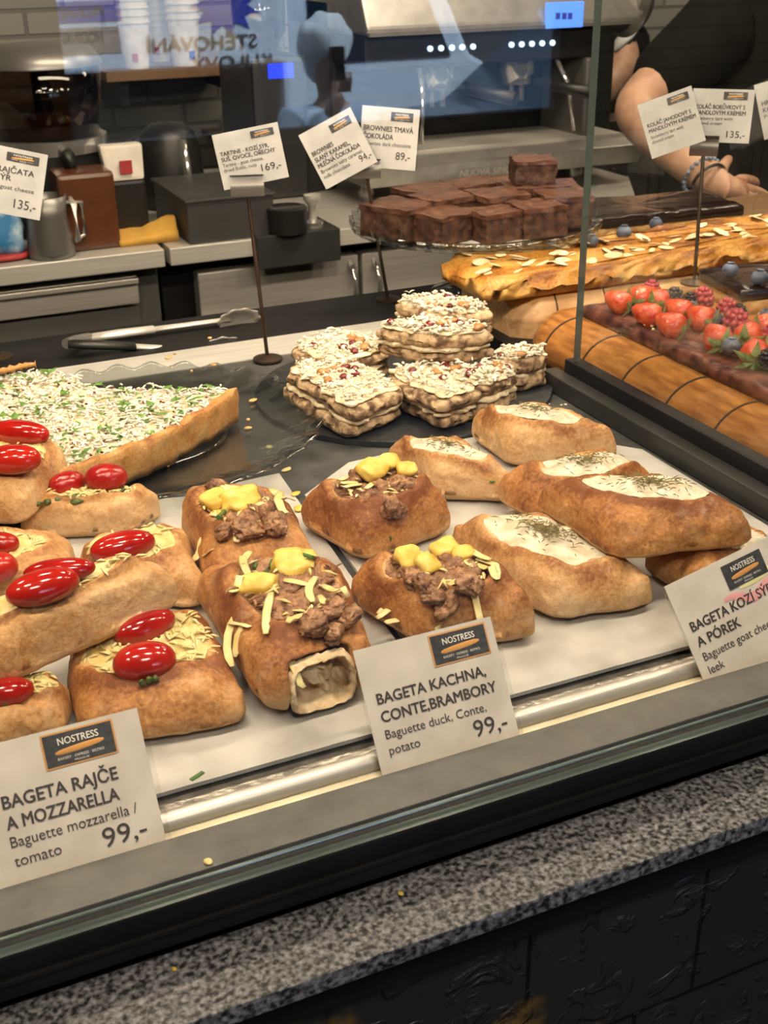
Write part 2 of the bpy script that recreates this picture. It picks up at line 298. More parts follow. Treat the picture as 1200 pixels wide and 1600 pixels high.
class MB:
    def __init__(s): s.v = []; s.f = []; s.mi = []
    def add(s, vs, fs, mi=0):
        k = len(s.v); s.v += [tuple(v) for v in vs]; s.f += [tuple(i+k for i in f) for f in fs]; s.mi += [mi]*len(fs); return s
    def box(s, x0, x1, y0, y1, z0, z1, rot=0.0, mi=0, M=None):
        c = [(x, y, z) for z in (z0, z1) for y in (y0, y1) for x in (x0, x1)]
        if rot:
            mx, my = (x0+x1)/2, (y0+y1)/2; ca, sa = math.cos(rot), math.sin(rot)
            c = [(mx+(x-mx)*ca-(y-my)*sa, my+(x-mx)*sa+(y-my)*ca, z) for x, y, z in c]
        if M is not None: c = [M @ Vector(p) for p in c]
        return s.add(c, [(0, 2, 3, 1), (4, 5, 7, 6), (0, 1, 5, 4), (2, 6, 7, 3), (0, 4, 6, 2), (1, 3, 7, 5)], mi)
    def tube(s, pts, r, n=10, flat=1.0, up=(0, 0, 1)):
        pts = [Vector(p) for p in pts]; k = len(pts); rs = r if isinstance(r, (list, tuple)) else [r]*k
        vs = []
        for i, p in enumerate(pts):
            t = (pts[min(i+1, k-1)]-pts[max(i-1, 0)]).normalized()
            a = Vector(up); a = a if abs(a.dot(t)) < 0.95 else Vector((1, 0, 0))
            x = t.cross(a).normalized(); y = x.cross(t)
            for j in range(n):
                th = 2*math.pi*j/n; vs.append(p + x*math.cos(th)*rs[i] + y*math.sin(th)*rs[i]*flat)
        fs = [(i*n+j, i*n+(j+1) % n, (i+1)*n+(j+1) % n, (i+1)*n+j) for i in range(k-1) for j in range(n)]
        fs += [tuple(range(n-1, -1, -1)), tuple((k-1)*n+j for j in range(n))]
        return s.add(vs, fs)
    def lathe(s, prof, c, n=40, mod=None, M=None):
        c = Vector(c); vs = []
        for r, z in prof:
            for j in range(n):
                th = 2*math.pi*j/n; rr = r; zz = z
                if mod: rr, zz = mod(r, z, th)
                q = Vector((rr*math.cos(th), rr*math.sin(th), zz))
                vs.append(c + (M @ q if M is not None else q))
        k = len(prof)
        fs = [(i*n+j, i*n+(j+1) % n, (i+1)*n+(j+1) % n, (i+1)*n+j) for i in range(k-1) for j in range(n)]
        if prof[0][0] > 1e-6: fs.append(tuple(range(n-1, -1, -1)))
        if prof[-1][0] > 1e-6: fs.append(tuple((k-1)*n+j for j in range(n)))
        return s.add(vs, fs)
    def ell(s, c, rad, M=None, n=16, m=10, amp=0.0, freq=60.0, seed=0, pw=1.0, amp2=0.0):
        c = Vector(c); vs = []
        def pt(u, v):
            q = Vector((math.sin(v)*math.cos(u), math.sin(v)*math.sin(u), math.cos(v)))
            if pw != 1: q = Vector([math.copysign(abs(a)**pw, a) for a in q])
            q = Vector((q.x*rad[0], q.y*rad[1], q.z*rad[2]))
            if amp: q = q*(1+amp*noise.noise(q*freq+Vector((seed*3.1, seed*1.7, seed*.7))))
            if amp2: q = q*(1+amp2*(0.5-abs(noise.noise(q*freq*2.7+Vector((seed, 0, seed))))*2+.5*noise.noise(q*freq*7)))
            if M is not None: q = M @ q
            return c+q
        vs.append(pt(0, 0))
        for i in range(1, m):
            for j in range(n): vs.append(pt(2*math.pi*j/n, math.pi*i/m))
        vs.append(pt(0, math.pi)); e = len(vs)-1
        fs = [(0, 1+j, 1+(j+1) % n) for j in range(n)]
        fs += [(1+i*n+j, 1+(i+1)*n+j, 1+(i+1)*n+(j+1) % n, 1+i*n+(j+1) % n) for i in range(m-2) for j in range(n)]
        fs += [(e, 1+(m-2)*n+(j+1) % n, 1+(m-2)*n+j) for j in range(n)]
        return s.add(vs, fs)
    def prism(s, poly, z0, z1):
        n = len(poly)
        s.add([(x, y, z0) for x, y in poly]+[(x, y, z1) for x, y in poly],
              [tuple(range(n-1, -1, -1)), tuple(range(n, 2*n))]+[(i, (i+1) % n, n+(i+1) % n, n+i) for i in range(n)])
        return s
    def extrude(s, poly3, d):                      # a 3-D outline pushed along d
        n = len(poly3); d = Vector(d); P = [Vector(p) for p in poly3]
        return s.add(P+[p+d for p in P], [tuple(range(n-1, -1, -1)), tuple(range(n, 2*n))]+[(i, (i+1) % n, n+(i+1) % n, n+i) for i in range(n)])
    def build(s, name, mat, parent=None, smooth=False, bevel=0.0, seg=2):
        me = bpy.data.meshes.new(name); me.from_pydata(s.v, [], s.f)
        for p, i in zip(me.polygons, s.mi): p.material_index = i
        bm = bmesh.new(); bm.from_mesh(me)
        bmesh.ops.recalc_face_normals(bm, faces=bm.faces)
        if bevel:
            es = [e for e in bm.edges if e.is_manifold and e.calc_face_angle(0) > 0.5]
            bmesh.ops.bevel(bm, geom=es, offset=bevel, segments=seg, affect='EDGES', profile=0.6, clamp_overlap=True)
        bm.to_mesh(me); bm.free()
        if smooth:
            for p in me.polygons: p.use_smooth = True
            if smooth != 'all': me.set_sharp_from_angle(angle=math.radians(50))
        return link(name, me, parent, mat)
def copy_tree(o, parent=None, delta=None):
    c = o.copy(); COL.objects.link(c); c.parent = parent
    ORG[c.name] = ORG[o.name] + (delta or Vector())
    if parent is None and delta is not None: c.location = o.location + delta
    for ch in list(o.children): copy_tree(ch, c, delta)
    return c
def structure(name, mb, mat, **k): return tag(mb.build(name, mat, None, **k), kind='structure')
FONTCACHE = {}
def lettering(lines, frame, mat, parent, name='lettering', off=0.0004):
    """lines: (text, x, y, cap height, width or None, bold); frame: (origin, X, Y, N) in metres on the card"""
    O, X, Y, Nn = frame; mb = MB()
    for text, x, y, h, w, bold in lines:
        key = (text, bold)
        if key not in FONTCACHE:
            cu = bpy.data.curves.new('t', 'FONT'); cu.body = text; cu.size = 1.0; cu.resolution_u = 3
            ob = bpy.data.objects.new('t', cu); COL.objects.link(ob)
            dg = bpy.context.evaluated_depsgraph_get(); dg.update()
            me = bpy.data.meshes.new_from_object(ob.evaluated_get(dg))
            FONTCACHE[key] = ([v.co.copy() for v in me.vertices], [tuple(p.vertices) for p in me.polygons])
            bpy.data.objects.remove(ob); bpy.data.meshes.remove(me)
        vs, fs = FONTCACHE[key]
        x0 = min(v.x for v in vs); x1 = max(v.x for v in vs)
        sy = h/0.71; sx = (w/(x1-x0)) if w else sy
        for k, (bx, by) in enumerate(((0, 0),) if not bold else ((0, 0), (bold*sy, 0), (-bold*sy, 0), (0, bold*sy*.7), (0, -bold*sy*.7))):
            mb.add([O + X*(x+(v.x-x0)*sx+bx) + Y*(y+v.y*sy+by) + Nn*(off+k*2e-6) for v in vs], fs)
    me = bpy.data.meshes.new(name); me.from_pydata(mb.v, [], mb.f)
    return link(name, me, parent, mat)
def skin_mesh(joints, edges, radii, sub=2, root=0):
    me = bpy.data.meshes.new('s'); me.from_pydata(joints, edges, []); ob = bpy.data.objects.new('s', me); COL.objects.link(ob)
    md = ob.modifiers.new('s', 'SKIN'); md.use_smooth_shade = True
    sv = me.skin_vertices[0].data if me.skin_vertices else None
    if sv is None:
        bm = bmesh.new(); bm.from_mesh(me); bm.verts.layers.skin.verify(); bm.to_mesh(me); bm.free(); sv = me.skin_vertices[0].data
    for i, r in enumerate(radii):
        sv[i].radius = r if isinstance(r, (tuple, list)) else (r, r); sv[i].use_root = (i == root)
    s2 = ob.modifiers.new('u', 'SUBSURF'); s2.levels = sub; s2.render_levels = sub
    dg = bpy.context.evaluated_depsgraph_get(); dg.update()
    out = bpy.data.meshes.new_from_object(ob.evaluated_get(dg))
    bpy.data.objects.remove(ob); bpy.data.meshes.remove(me)
    for p in out.polygons: p.use_smooth = True
    return out

# ================================================================== THE SETTING
FZ = -1.05                                       # shop floor
CZ = 1.75
structure('floor', MB().box(-2.2, 4.6, -3.4, 3.4, FZ-0.05, FZ), FLOORM)
structure('ceiling', MB().box(-2.2, 4.6, -3.4, 3.4, CZ, CZ+0.05), PLASTER)
structure('wall_back', MB().box(-2.2, 4.6, 3.4, 3.5, FZ, CZ), BRICK)
structure('wall_left', MB().box(-2.3, -2.2, -3.5, 3.5, FZ, CZ), PLASTER)
structure('wall_right', MB().box(4.6, 4.7, -3.5, 3.5, FZ, CZ), BRICK)
WX0, WX1, WZ0, WZ1 = 0.70, 2.72, -0.27, 1.35
wf = MB()
wf.box(-2.3, WX0, -3.5, -3.4, FZ, CZ); wf.box(WX1, 4.7, -3.5, -3.4, FZ, CZ)
wf.box(WX0, WX1, -3.5, -3.4, FZ, WZ0); wf.box(WX0, WX1, -3.5, -3.4, WZ1, CZ)
structure('wall_front', wf, PLASTER)
fm = MB()
fm.box(WX0, WX0+0.04, -3.48, -3.42, WZ0, WZ1); fm.box(WX1-0.04, WX1, -3.48, -3.42, WZ0, WZ1)
fm.box(WX0+0.04, WX1-0.04, -3.48, -3.42, WZ0, WZ0+0.04); fm.box(WX0+0.04, WX1-0.04, -3.48, -3.42, WZ1-0.04, WZ1)
structure('window_1', fm, BLACKM)
# wooden post beside the brick wall behind the espresso machine
a = aty(958, 0, 3.37); b = aty(990, 0, 3.37)
structure('trim_1', MB().box(a.x, b.x+0.02, 3.36, 3.4, FZ, CZ), WOODB)

# ---- the street outside, seen mirrored in the case's front glass
SZ = -1.62
structure('street', MB().box(-9, 14, -14, -3.5, SZ-0.1, SZ), ASPHALT)
fac = MB().box(-9, 14, -13.2, -12.6, SZ, 6.0)
structure('building_facade', fac, FACADE)
def mir(px, py, y):
    p = aty(px, py, 0.88-y); p.y = y; return p
#   # where a thing at depth y must stand to be mirrored at that place
VY = -6.5
v0 = mir(62, 0, VY).x; v1 = mir(441, 0, VY).x; v2 = v1+1.25
van = thing('moving_van', ((v0+v2)/2, VY-0.9, SZ), 'white moving van with blue printed sign, parked in the street', 'van')
vb = mir(300, 106, VY).z
MB().box(v0-2.1, v1-0.1, VY-1.75, VY-0.15, SZ+0.42, vb).build('chassis', BLACK, van)
MB().box(v0-2.2, v1, VY-1.9, VY, vb, SZ+2.9).build('cargo_box', WHITEP, van, bevel=0.02)
cabp = [(v1+0.02, SZ+0.35), (v2+0.5, SZ+0.35), (v2+0.5, SZ+1.1), (v2+0.1, SZ+1.3), (v2-0.35, SZ+2.2), (v1+0.02, SZ+2.2)]
MB().extrude([(x, VY-0.1, z) for x, z in cabp], (0, -1.7, 0)).build('cab', WHITEP, van, bevel=0.03)
wnp = [(v1+0.2, SZ+1.3), (v2-0.05, SZ+1.3), (v2-0.42, SZ+2.05), (v1+0.2, SZ+2.05)]
MB().extrude([(x, VY-0.09, z) for x, z in wnp], (0, -0.02, 0)).build('side_window', CARGLASS, van)
for wx in (v0-1.2, v1+0.75):
    MB().lathe([(0.0, -0.1), (0.22, -0.1), (0.34, -0.07), (0.36, 0), (0.34, 0.07), (0.22, 0.1), (0, 0.1)], (wx, VY-0.12, SZ+0.36), 28, M=Matrix.Rotation(math.pi/2, 3, 'X')).build('wheel', RUBBER, van, smooth=True)
def vf(px, py):                                   # lettering frame on the van's side; reads left to right from the shop
    p = mir(px, py, VY+0.006); return (p, Vector((-1, 0, 0)), Vector((0, 0, 1)), Vector((0, 1, 0)))
def vbox(px0, py0, px1, py1, th=0.004):
    p = mir(px0, py0, VY); q = mir(px1, py1, VY)
    return MB().box(min(p.x, q.x), max(p.x, q.x), VY, VY+th, min(p.z, q.z), max(p.z, q.z))
vbox(70, 4, 190, 32).build('blue_stripe', BLUEINK, van); vbox(70, 46, 190, 82).build('brown_stripe', BROWNP, van)
lettering([('PRONÁJEM', 0, 0, 0.062, 0.30, 0.01)], vf(162, 26, ), INK, van)
lettering([('HODINOVÝ', 0, 0, 0.062, 0.30, 0.01)], vf(162, 66), INK, van)
lettering([('STĚHOVÁNÍ', 0, 0, 0.075, 0.68, 0.02)], vf(402, 73), INK, van)
lettering([('KULOVÝ', 0, 0, 0.075, 0.50, 0.02)], vf(426, 103), INK, van)
spl = MB(); pc = mir(352, 8, VY+0.003); pol = []
for k in range(22):
    th = 2*math.pi*k/22; r = 0.22 if k % 2 else 0.135
    pol.append((pc.x+r*math.cos(th), VY+0.001, pc.z+r*0.8*math.sin(th)))
spl.extrude(pol, (0, 0.004, 0)).build('splash_emblem', BLUEINK, van)
# parked dark car
cy0 = -5.12; c0 = mir(592, 0, cy0).x
car = thing('parked_car', (c0+2.0, cy0-0.85, SZ), 'dark car parked at the kerb behind the person in pale fleece', 'car')
cp = [(0, .35), (0, .85), (.25, .98), (1.0, 1.05), (1.6, 1.5), (2.9, 1.5), (3.6, 1.05), (4.1, .95), (4.2, .35)]
MB().extrude([(c0+x, cy0, SZ+z) for x, z in cp], (0, -1.3, 0)).build('body', CARPAINT, car, bevel=0.06)
for w in ([(1.15, 1.06), (1.68, 1.44), (2.2, 1.44), (2.2, 1.06)], [(2.28, 1.06), (2.28, 1.44), (2.85, 1.44), (3.4, 1.06)]):
    MB().extrude([(c0+x, cy0+0.006, SZ+z) for x, z in w], (0, -0.02, 0)).build('side_window', CARGLASS, car)
for wx in (0.8, 3.4):
    MB().lathe([(0.0, -0.1), (0.2, -0.1), (0.31, -0.06), (0.31, 0.06), (0.2, 0.1), (0, 0.1)], (c0+wx, cy0-0.06, SZ+0.31), 28, M=Matrix.Rotation(math.pi/2, 3, 'X')).build('wheel', RUBBER, car, smooth=True)
# person on the pavement, hand at the face
py_ = -4.80; hd = mir(512, 84, py_); gx = hd.x; zs = hd.z-0.30
pj = [(gx, py_, SZ+0.85), (gx, py_, SZ+1.05), (gx+.01, py_, zs-0.05), (gx, py_+0.02, zs+0.08), (gx-.005, py_+.03, hd.z-0.06), (gx-.005, py_+.035, hd.z+0.06),
      (gx-.17, py_, zs-0.02), (gx-.24, py_+.08, zs-0.26), (gx-.07, py_+.22, zs+0.06), (gx-.03, py_+.23, zs+0.15),
      (gx+.17, py_, zs-0.02), (gx+.23, py_+.02, zs-0.30), (gx+.17, py_+.2, zs-0.42),
      (gx-.09, py_, SZ+0.80), (gx-.09, py_+.01, SZ+0.45), (gx-.09, py_, SZ+0.07), (gx-.09, py_+.14, SZ+0.04),
      (gx+.09, py_, SZ+0.80), (gx+.09, py_+.01, SZ+0.45), (gx+.09, py_, SZ+0.07), (gx+.09, py_+.14, SZ+0.04)]
pe = [(0, 1), (1, 2), (2, 3), (3, 4), (4, 5), (2, 6), (6, 7), (7, 8), (8, 9), (2, 10), (10, 11), (11, 12), (0, 13), (13, 14), (14, 15), (15, 16), (0, 17), (17, 18), (18, 19), (19, 20)]
pr_ = [.14, .14, .15, .055, .085, .07, .075, .055, .04, .035, .075, .055, .04, .085, .06, .045, .04, .085, .06, .045, .04]
pers = thing('person', (gx, py_, SZ), 'white-haired person in pale fleece coat holding a hand to the face, mirrored in the glass', 'person')
link('body', skin_mesh(pj, pe, pr_), pers, SKIN)
ci = [0, 1, 2, 6, 7, 8, 10, 11, 12]
cm = {k: i for i, k in enumerate(ci)}
ce = [(cm[a], cm[b]) for a, b in pe if a in cm and b in cm]
link('fleece_coat', skin_mesh([pj[i] for i in ci], ce, [.20, .20, .21, .12, .10, .07, .12, .10, .07]), pers, COATW)
MB().ell((gx-.005, py_-0.01, hd.z+0.05), (.135, .125, .135), n=28, m=20, amp=.15, freq=14).ell((gx-.005, py_-0.05, hd.z-0.02), (.10, .08, .13), n=24, m=16, amp=.12, freq=15).build('hair', HAIRW, pers, smooth='all')
for s in (-1, 1): MB().ell((gx-.005+s*.03, py_+.115, hd.z+.0), (.011, .008, .007)).build('eye', INK, pers, smooth='all')
MB().ell((gx-.005, py_+.125, hd.z-.03), (.012, .018, .02)).build('nose', SKIN, pers, smooth='all')
ph = mir(528, 100, py_+0.3)
for k in range(5):
    bx = gx-.035+k*.012
    MB().tube([(bx, py_+.235, zs+.15), (bx+.004, py_+.25, zs+.20), (bx+.01, py_+.235, zs+.235)], [.008, .0075, .006], 8).build('finger', SKIN, pers, smooth='all')
pt = thing('phone', (ph.x, ph.y, ph.z-.07), 'dark phone held up by the person in pale fleece', 'phone')
MB().box(ph.x-.037, ph.x+.037, ph.y-.004, ph.y+.004, ph.z-.075, ph.z+.075).build('case', BLACK, pt, bevel=.003)
MB().box(ph.x-.034, ph.x+.034, ph.y-.0052, ph.y-.0042, ph.z-.07, ph.z+.07).build('screen', CARGLASS, pt)

# ================================================================== THE DISPLAY CASE
XL, XR = -0.75, 1.75
case = thing('display_case', (0.4, 0.44, FZ), 'black-framed glass bakery display case with grey sill', 'display case')
MB().box(XL, XR, 0.440, 0.452, -0.030, -0.0035).build('front_rail', BLACKM, case, bevel=0.001)
MB().box(XL, XR, 0.4365, 0.440, -0.0175, -0.0155).build('rail_lip', BLACKM, case)
MB().box(XL, XR, 0.4535, 0.483, -0.008, 0.0).build('sill', SILL, case, bevel=0.0008)
MB().box(XL, XR, 0.480, 0.502, -0.012, -0.009).build('cream_profile', CREAM, case)
g = MB(); g.tube([(XL, 0.5035, -0.0065), (XR, 0.5035, -0.0065)], 0.0058, 16); g.build('steel_bead', STEEL, case, smooth=True)
MB().box(XL, 0.62, 0.5075, 0.524, -0.010, -0.0045).build('steel_channel', STEEL_R, case)
MB().box(XL, 0.612, 0.524, 1.202, -0.014, -0.002).build('deck', DECK, case)
MB().box(XL, 1.75, 1.202, 1.268, -0.014, -0.001).build('steel_strip', STEEL, case)
MB().box(XL, XR, 1.268, 1.390, -0.030, -0.0015).build('rear_ledge', BLACKM, case, bevel=0.001)
MB().box(0.645, XR, 0.483, 1.202, -0.014, 0.0).build('cake_deck', BLACKM, case)
MB().box(0.80, XR, 1.390, 1.52, -0.030, -0.0015).build('rear_deck', BLACKM, case)
MB().box(0.612, 0.629, 0.452, 0.988, -0.002, 0.0165).build('divider_base', BARGREY, case, bevel=0.0015)
MB().box(0.6285, 0.6445, 0.452, 0.972, -0.002, 0.0300).build('divider_channel', BLACKM, case, bevel=0.001)
def pane(name, x0, x1, y0, y1, z0, z1, thin):
    mb = MB().box(x0, x1, y0, y1, z0, z1)
    # the two large faces are clear, the narrow ones show the green-grey polished edge
    for i in range(6): mb.mi[i] = 1
    for i in ((2, 3) if thin == 'y' else (4, 5)): mb.mi[i] = 0
    return mb
pn = pane('front_glass', XL, XR, 0.4405, 0.4465, -0.0030, 0.66, 'y').build('front_glass', [GLASS, GLASSEDGE], case)
pn['label'] = 'clear front glass mirroring the street'
MB().tube([(XL, 0.4475, 0.0010), (XR, 0.4475, 0.0010)], 0.0011, 8).build('glass_seal', GLASSEDGE, case)
pane('divider_glass', 0.6310, 0.6390, 0.452, 0.9600, 0.0290, 0.66, 'x').build('divider_glass', [GLASS, GLASSEDGE], case)
MB().box(XL, XR, 0.43, 1.10, 0.66, 0.675).build('top_panel', BLACKM, case)
MB().box(XL, XR, 0.4605, 1.385, -0.32, -0.031).build('carcass', BLACKM, case)
tag(MB().box(XL, XR, 0.393, 0.4385, -0.0425, -0.031).build('granite_ledge', GRANITE, None, bevel=0.0012), 'speckled dark granite ledge along the front of the counter', 'ledge')
cb = thing('counter_base', (0.4, 0.5, FZ), 'blackened tile counter front with rusty golden patches below the granite', 'counter')
MB().box(XL, XR, 0.412, 0.46, -0.078, -0.0425).build('support_board', BLACKM, cb)
MB().box(XL, XR, 0.428, 0.46, FZ, -0.078).build('tile_front', TILE, cb)
MB().box(XL, XR, 0.46, 1.38, FZ, -0.325).build('cabinet', BLACKM, cb)
# greaseproof sheets the baguettes lie on
def sheet(pts, label):
    o = MB().prism([(p[0], p[1]) for p in pts], -0.0015, 0.0012).build('greaseproof_sheet', PAPER, None)
    return tag(o, label, 'paper', 'greaseproof sheets')
sheet([(-0.35, 0.519), (0.262, 0.519), (0.272, 0.60), (0.293, 0.893), (0.170, 0.885), (-0.35, 0.87)], 'greaseproof sheet under the tomato and the left duck baguettes')
sheet([(0.266, 0.5185), (0.602, 0.5165), (0.604, 0.80), (0.52, 0.90), (0.356, 0.888), (0.2975, 0.842), (0.277, 0.60)], 'greaseproof sheet with cut corner under the goat cheese baguettes')

# ================================================================== BAGUETTES
def sm(a, b, x):
    t = max(0.0, min(1.0, (x-a)/(b-a))); return t*t*(3-2*t)
def corner(c): return at(*c) if len(c) == 3 else Vector((c[0], c[1], 0))
class Bread:
    def __init__(s, name, corners, H, label, cat, group, cav=None, base=0.0012, seed=0, mat=None, n=7.0, p=5.0, q=2.3, grow=1.02, zm=0.24, depth=0.40, bake=0.5, N=76, lump=0.0035, torn=False):
        s.torn = torn
        P = [corner(c) for c in corners]; c = sum(P, Vector())/4
        s.c = [c+(p_-c)*grow for p_ in P]
        s.b = base if isinstance(base, (list, tuple)) else [base]*4
        s.H = H; s.n = n; s.p = p; s.q = q; s.zm = H*zm; s.cav = cav; s.seed = seed; s.depth = depth; s.lump = lump
        s.root = thing(name, (c.x, c.y, sum(s.b)/4), label, cat, group)
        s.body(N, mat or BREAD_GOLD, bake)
    def xy(s, u, v):
        a = (1-u)*(1-v)/4; b = (1+u)*(1-v)/4; c = (1+u)*(1+v)/4; d = (1-u)*(1+v)/4
        p = s.c[0]*a+s.c[1]*b+s.c[2]*c+s.c[3]*d
        return p.x, p.y, s.b[0]*a+s.b[1]*b+s.b[2]*c+s.b[3]*d
    def rr(s, u, v): return (abs(u)**s.n+abs(v)**s.n)**(1/s.n)
    def cd(s, u, v):
        if not s.cav: return 9
        cu, cv, ru, rv = s.cav; x = (u-cu)/ru; y = (v-cv)/rv; th = math.atan2(y, x)
        return math.hypot(x, y)*(1+0.14*noise.noise(Vector((math.cos(th)*1.4+s.seed, math.sin(th)*1.4, s.seed*2.3))))
    def prof(s, r): return max(0.0, 1-min(r, 1)**s.p)**(1/s.q)
    def h(s, u, v):                                # height of the top surface above the table
        r = s.rr(u, v); x, y, b = s.xy(u, v)
        z = s.zm+(s.H-s.zm)*s.prof(r)
        z += s.lump*noise.noise(Vector((u*1.7+s.seed*5, v*1.7, s.seed)))*s.prof(r)
        d = s.cd(u, v)
        zc = s.H*(1-s.depth)
        z = z+(min(zc, z)-z)*sm(1.02, 0.74, d)
        z += s.H*0.10*math.exp(-((d-1.12)/0.15)**2)*s.prof(r)
        return b+z
    def pos(s, u, v, dz=0.0):
        x, y, b = s.xy(u, v); return Vector((x, y, s.h(u, v)+dz))
    def uv(s, px, py):                             # where a sight line meets the top
        z = s.b[0]+s.H*0.7
        for k in range(12):
            p = at(px, py, z); u = v = 0.0
            for i in range(12):
                x, y, b = s.xy(u, v); e = 1e-3
                xu, yu, _ = s.xy(u+e, v); xv, yv, _ = s.xy(u, v+e)
                J = ((xu-x)/e, (xv-x)/e, (yu-y)/e, (yv-y)/e); D = J[0]*J[3]-J[1]*J[2]
                dx, dy = p.x-x, p.y-y
                u += (J[3]*dx-J[1]*dy)/D; v += (-J[2]*dx+J[0]*dy)/D
                u = max(-1.3, min(1.3, u)); v = max(-1.3, min(1.3, v))
            z = 0.5*z+0.5*s.h(max(-.97, min(.97, u)), max(-.97, min(.97, v)))
        return u, v
    def hit(s, px, py, dz=0.0):
        u, v = s.uv(px, py); return s.pos(u, v, dz)
    def body(s, N, mat, bake0):
        vs = []; bk = []; idx = {}
        def sq(i, j):
            a = 2*i/N-1; b = 2*j/N-1; r = max(abs(a), abs(b))
            if r < 1e-9: return 0.0, 0.0, 0.0
            k = r/((abs(a)**s.n+abs(b)**s.n)**(1/s.n)); return a*k, b*k, r
        for side in (1, 0):
            for i in range(N+1):
                for j in range(N+1):
                    edge = i in (0, N) or j in (0, N)
                    if side == 0 and edge: idx[(0, i, j)] = idx[(1, i, j)]; continue
                    u, v, r = sq(i, j)
                    ph = r*math.pi/2
                    if side:
                        rho = (1-(1-r)**1.6)
                        k = rho/r if r > 0 else 1; u, v = u*k, v*k
                        x, y, b = s.xy(u, v); z = s.h(u, v)
                    else:
                        rho = 1-(1-r)**2.2; k = rho/r if r > 0 else 1; u, v = u*k, v*k
                        x, y, b = s.xy(u, v); z = b+s.zm*(1-(1-min(rho, 1)**6)**(1/2.0))
                    q = Vector((x, y, z)); w = Vector((s.seed*1.3, 0, 0))
                    if side:
                        q.z += 0.0012*noise.noise(q*130+w)+0.0028*noise.noise(q*48+w)*sm(0.1, 0.5, (z-b)/s.H)
                        fold = 1-abs(noise.noise(Vector((x*30+s.seed*3, y*30, s.seed))))*5
                        if fold > 0 and s.cd(u, v) > 1.05: q.z -= 0.0016*fold*sm(0.3, 0.8, (z-b)/s.H)
                    q.x += 0.0042*noise.noise(Vector((x*30, y*30, s.seed*7.1)))*sm(0.4, 1, r)+0.0012*noise.noise(Vector((x*110, y*110, z*110+s.seed)))
                    q.y += 0.0042*noise.noise(Vector((x*30+9, y*30, s.seed*7.1)))*sm(0.4, 1, r)+0.0012*noise.noise(Vector((x*110+7, y*110, z*110+s.seed)))
                    if s.torn: q.y += .022*sm(.62, .40, abs(u-.02))*sm(-.70, -.90, v)*sm(.001, .005, z-b)*sm(.86, .66, (z-b)/s.H)
                    idx[(side, i, j)] = len(vs); vs.append(q)
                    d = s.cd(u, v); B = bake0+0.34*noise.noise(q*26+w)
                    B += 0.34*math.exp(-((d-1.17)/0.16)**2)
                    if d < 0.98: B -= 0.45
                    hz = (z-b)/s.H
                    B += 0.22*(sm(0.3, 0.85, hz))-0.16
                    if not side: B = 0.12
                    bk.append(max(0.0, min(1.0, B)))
        fs = []
        for side in (1, 0):
            for i in range(N):
                for j in range(N):
                    f = (idx[(side, i, j)], idx[(side, i+1, j)], idx[(side, i+1, j+1)], idx[(side, i, j+1)])
                    fs.append(f if side else f[::-1])
        me = bpy.data.meshes.new('bread'); me.from_pydata(vs, [], fs)
        at_ = me.attributes.new('bake', 'FLOAT', 'POINT'); at_.data.foreach_set('value', bk)
        for p in me.polygons: p.use_smooth = True
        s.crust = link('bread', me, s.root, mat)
    def fill(s, name, mat, t, amp, freq, amp2=0.0, freq2=300, dmax=1.0, nr=26, nt=84, seed=0):
        cu, cv, ru, rv = s.cav; vs = []; fs = []
        for i in range(nr+1):
            for j in range(nt):
                th = 2*math.pi*j/nt; d = dmax*i/nr
                k = 1/(1+0.14*noise.noise(Vector((math.cos(th)*1.4+s.seed, math.sin(th)*1.4, s.seed*2.3))))
                jag = 1+0.05*noise.noise(Vector((math.cos(th)*9, math.sin(th)*9, seed+s.seed)))*(i/nr)**2
                u = cu+ru*d*k*jag*math.cos(th); v = cv+rv*d*k*jag*math.sin(th)
                x, y, b = s.xy(u, v); e = 1-(i/nr)**4
                q = Vector((x, y, 0)); sd = Vector((0, 0, seed+s.seed))
                z = s.h(u, v)+t*(1-(i/nr)**2.5)-0.0011*(i/nr)**6+e*(amp*(noise.noise(q*freq+sd))+amp2*abs(noise.noise(q*freq2+sd*2)))+0.0004
                vs.append((x, y, z))
        for i in range(nr):
            for j in range(nt): fs.append((i*nt+j, (i+1)*nt+j, (i+1)*nt+(j+1) % nt, i*nt+(j+1) % nt))
        me = bpy.data.meshes.new(name); me.from_pydata(vs, [], fs)
        for p in me.polygons: p.use_smooth = True
        return link(name, me, s.root, mat)
def orient(d, up=(0, 0, 1)):
    x = Vector(d).normalized(); z = Vector(up); z = (z-x*z.dot(x)).normalized(); y = z.cross(x)
    return Matrix((x, y, z)).transposed()
def tomato(b, ax, ay, bx, by, wpx, wr=False, dz=0.0, off=None):
    """half a plum tomato, cut face down, between two ends"""
    mx, my = (ax+bx)/2, (ay+by)/2
    u, v = b.uv(mx, my+wpx*0.25); z = b.h(max(-.8, min(.8, u)), max(-.8, min(.8, v)))+0.004+dz
    A = at(ax, ay, z+0.003); B = at(bx, by, z+0.003); c = (A+B)/2
    w = wpx/F*dist(c)/2*1.10; L = (B-A).length/2
    mb = MB(); mb.ell((c.x, c.y, z+w*0.42), (L, w*1.0, w*0.92), M=orient(B-A), n=26, m=18, amp=0.06 if wr else 0.03, freq=70 if wr else 26, seed=R_.random()*9, pw=0.94)
    return mb.build('tomato', TOMATO_W if wr else TOMATO, b.root, smooth='all')
def strip(pts, w, th=0.0008):
    """a shaving of cheese along 3-D points"""
    mb = MB(); mb.tube(pts, [w*0.35]+[w*0.5]*(len(pts)-2)+[w*0.3], 8, flat=th/w*1.4)
    return mb
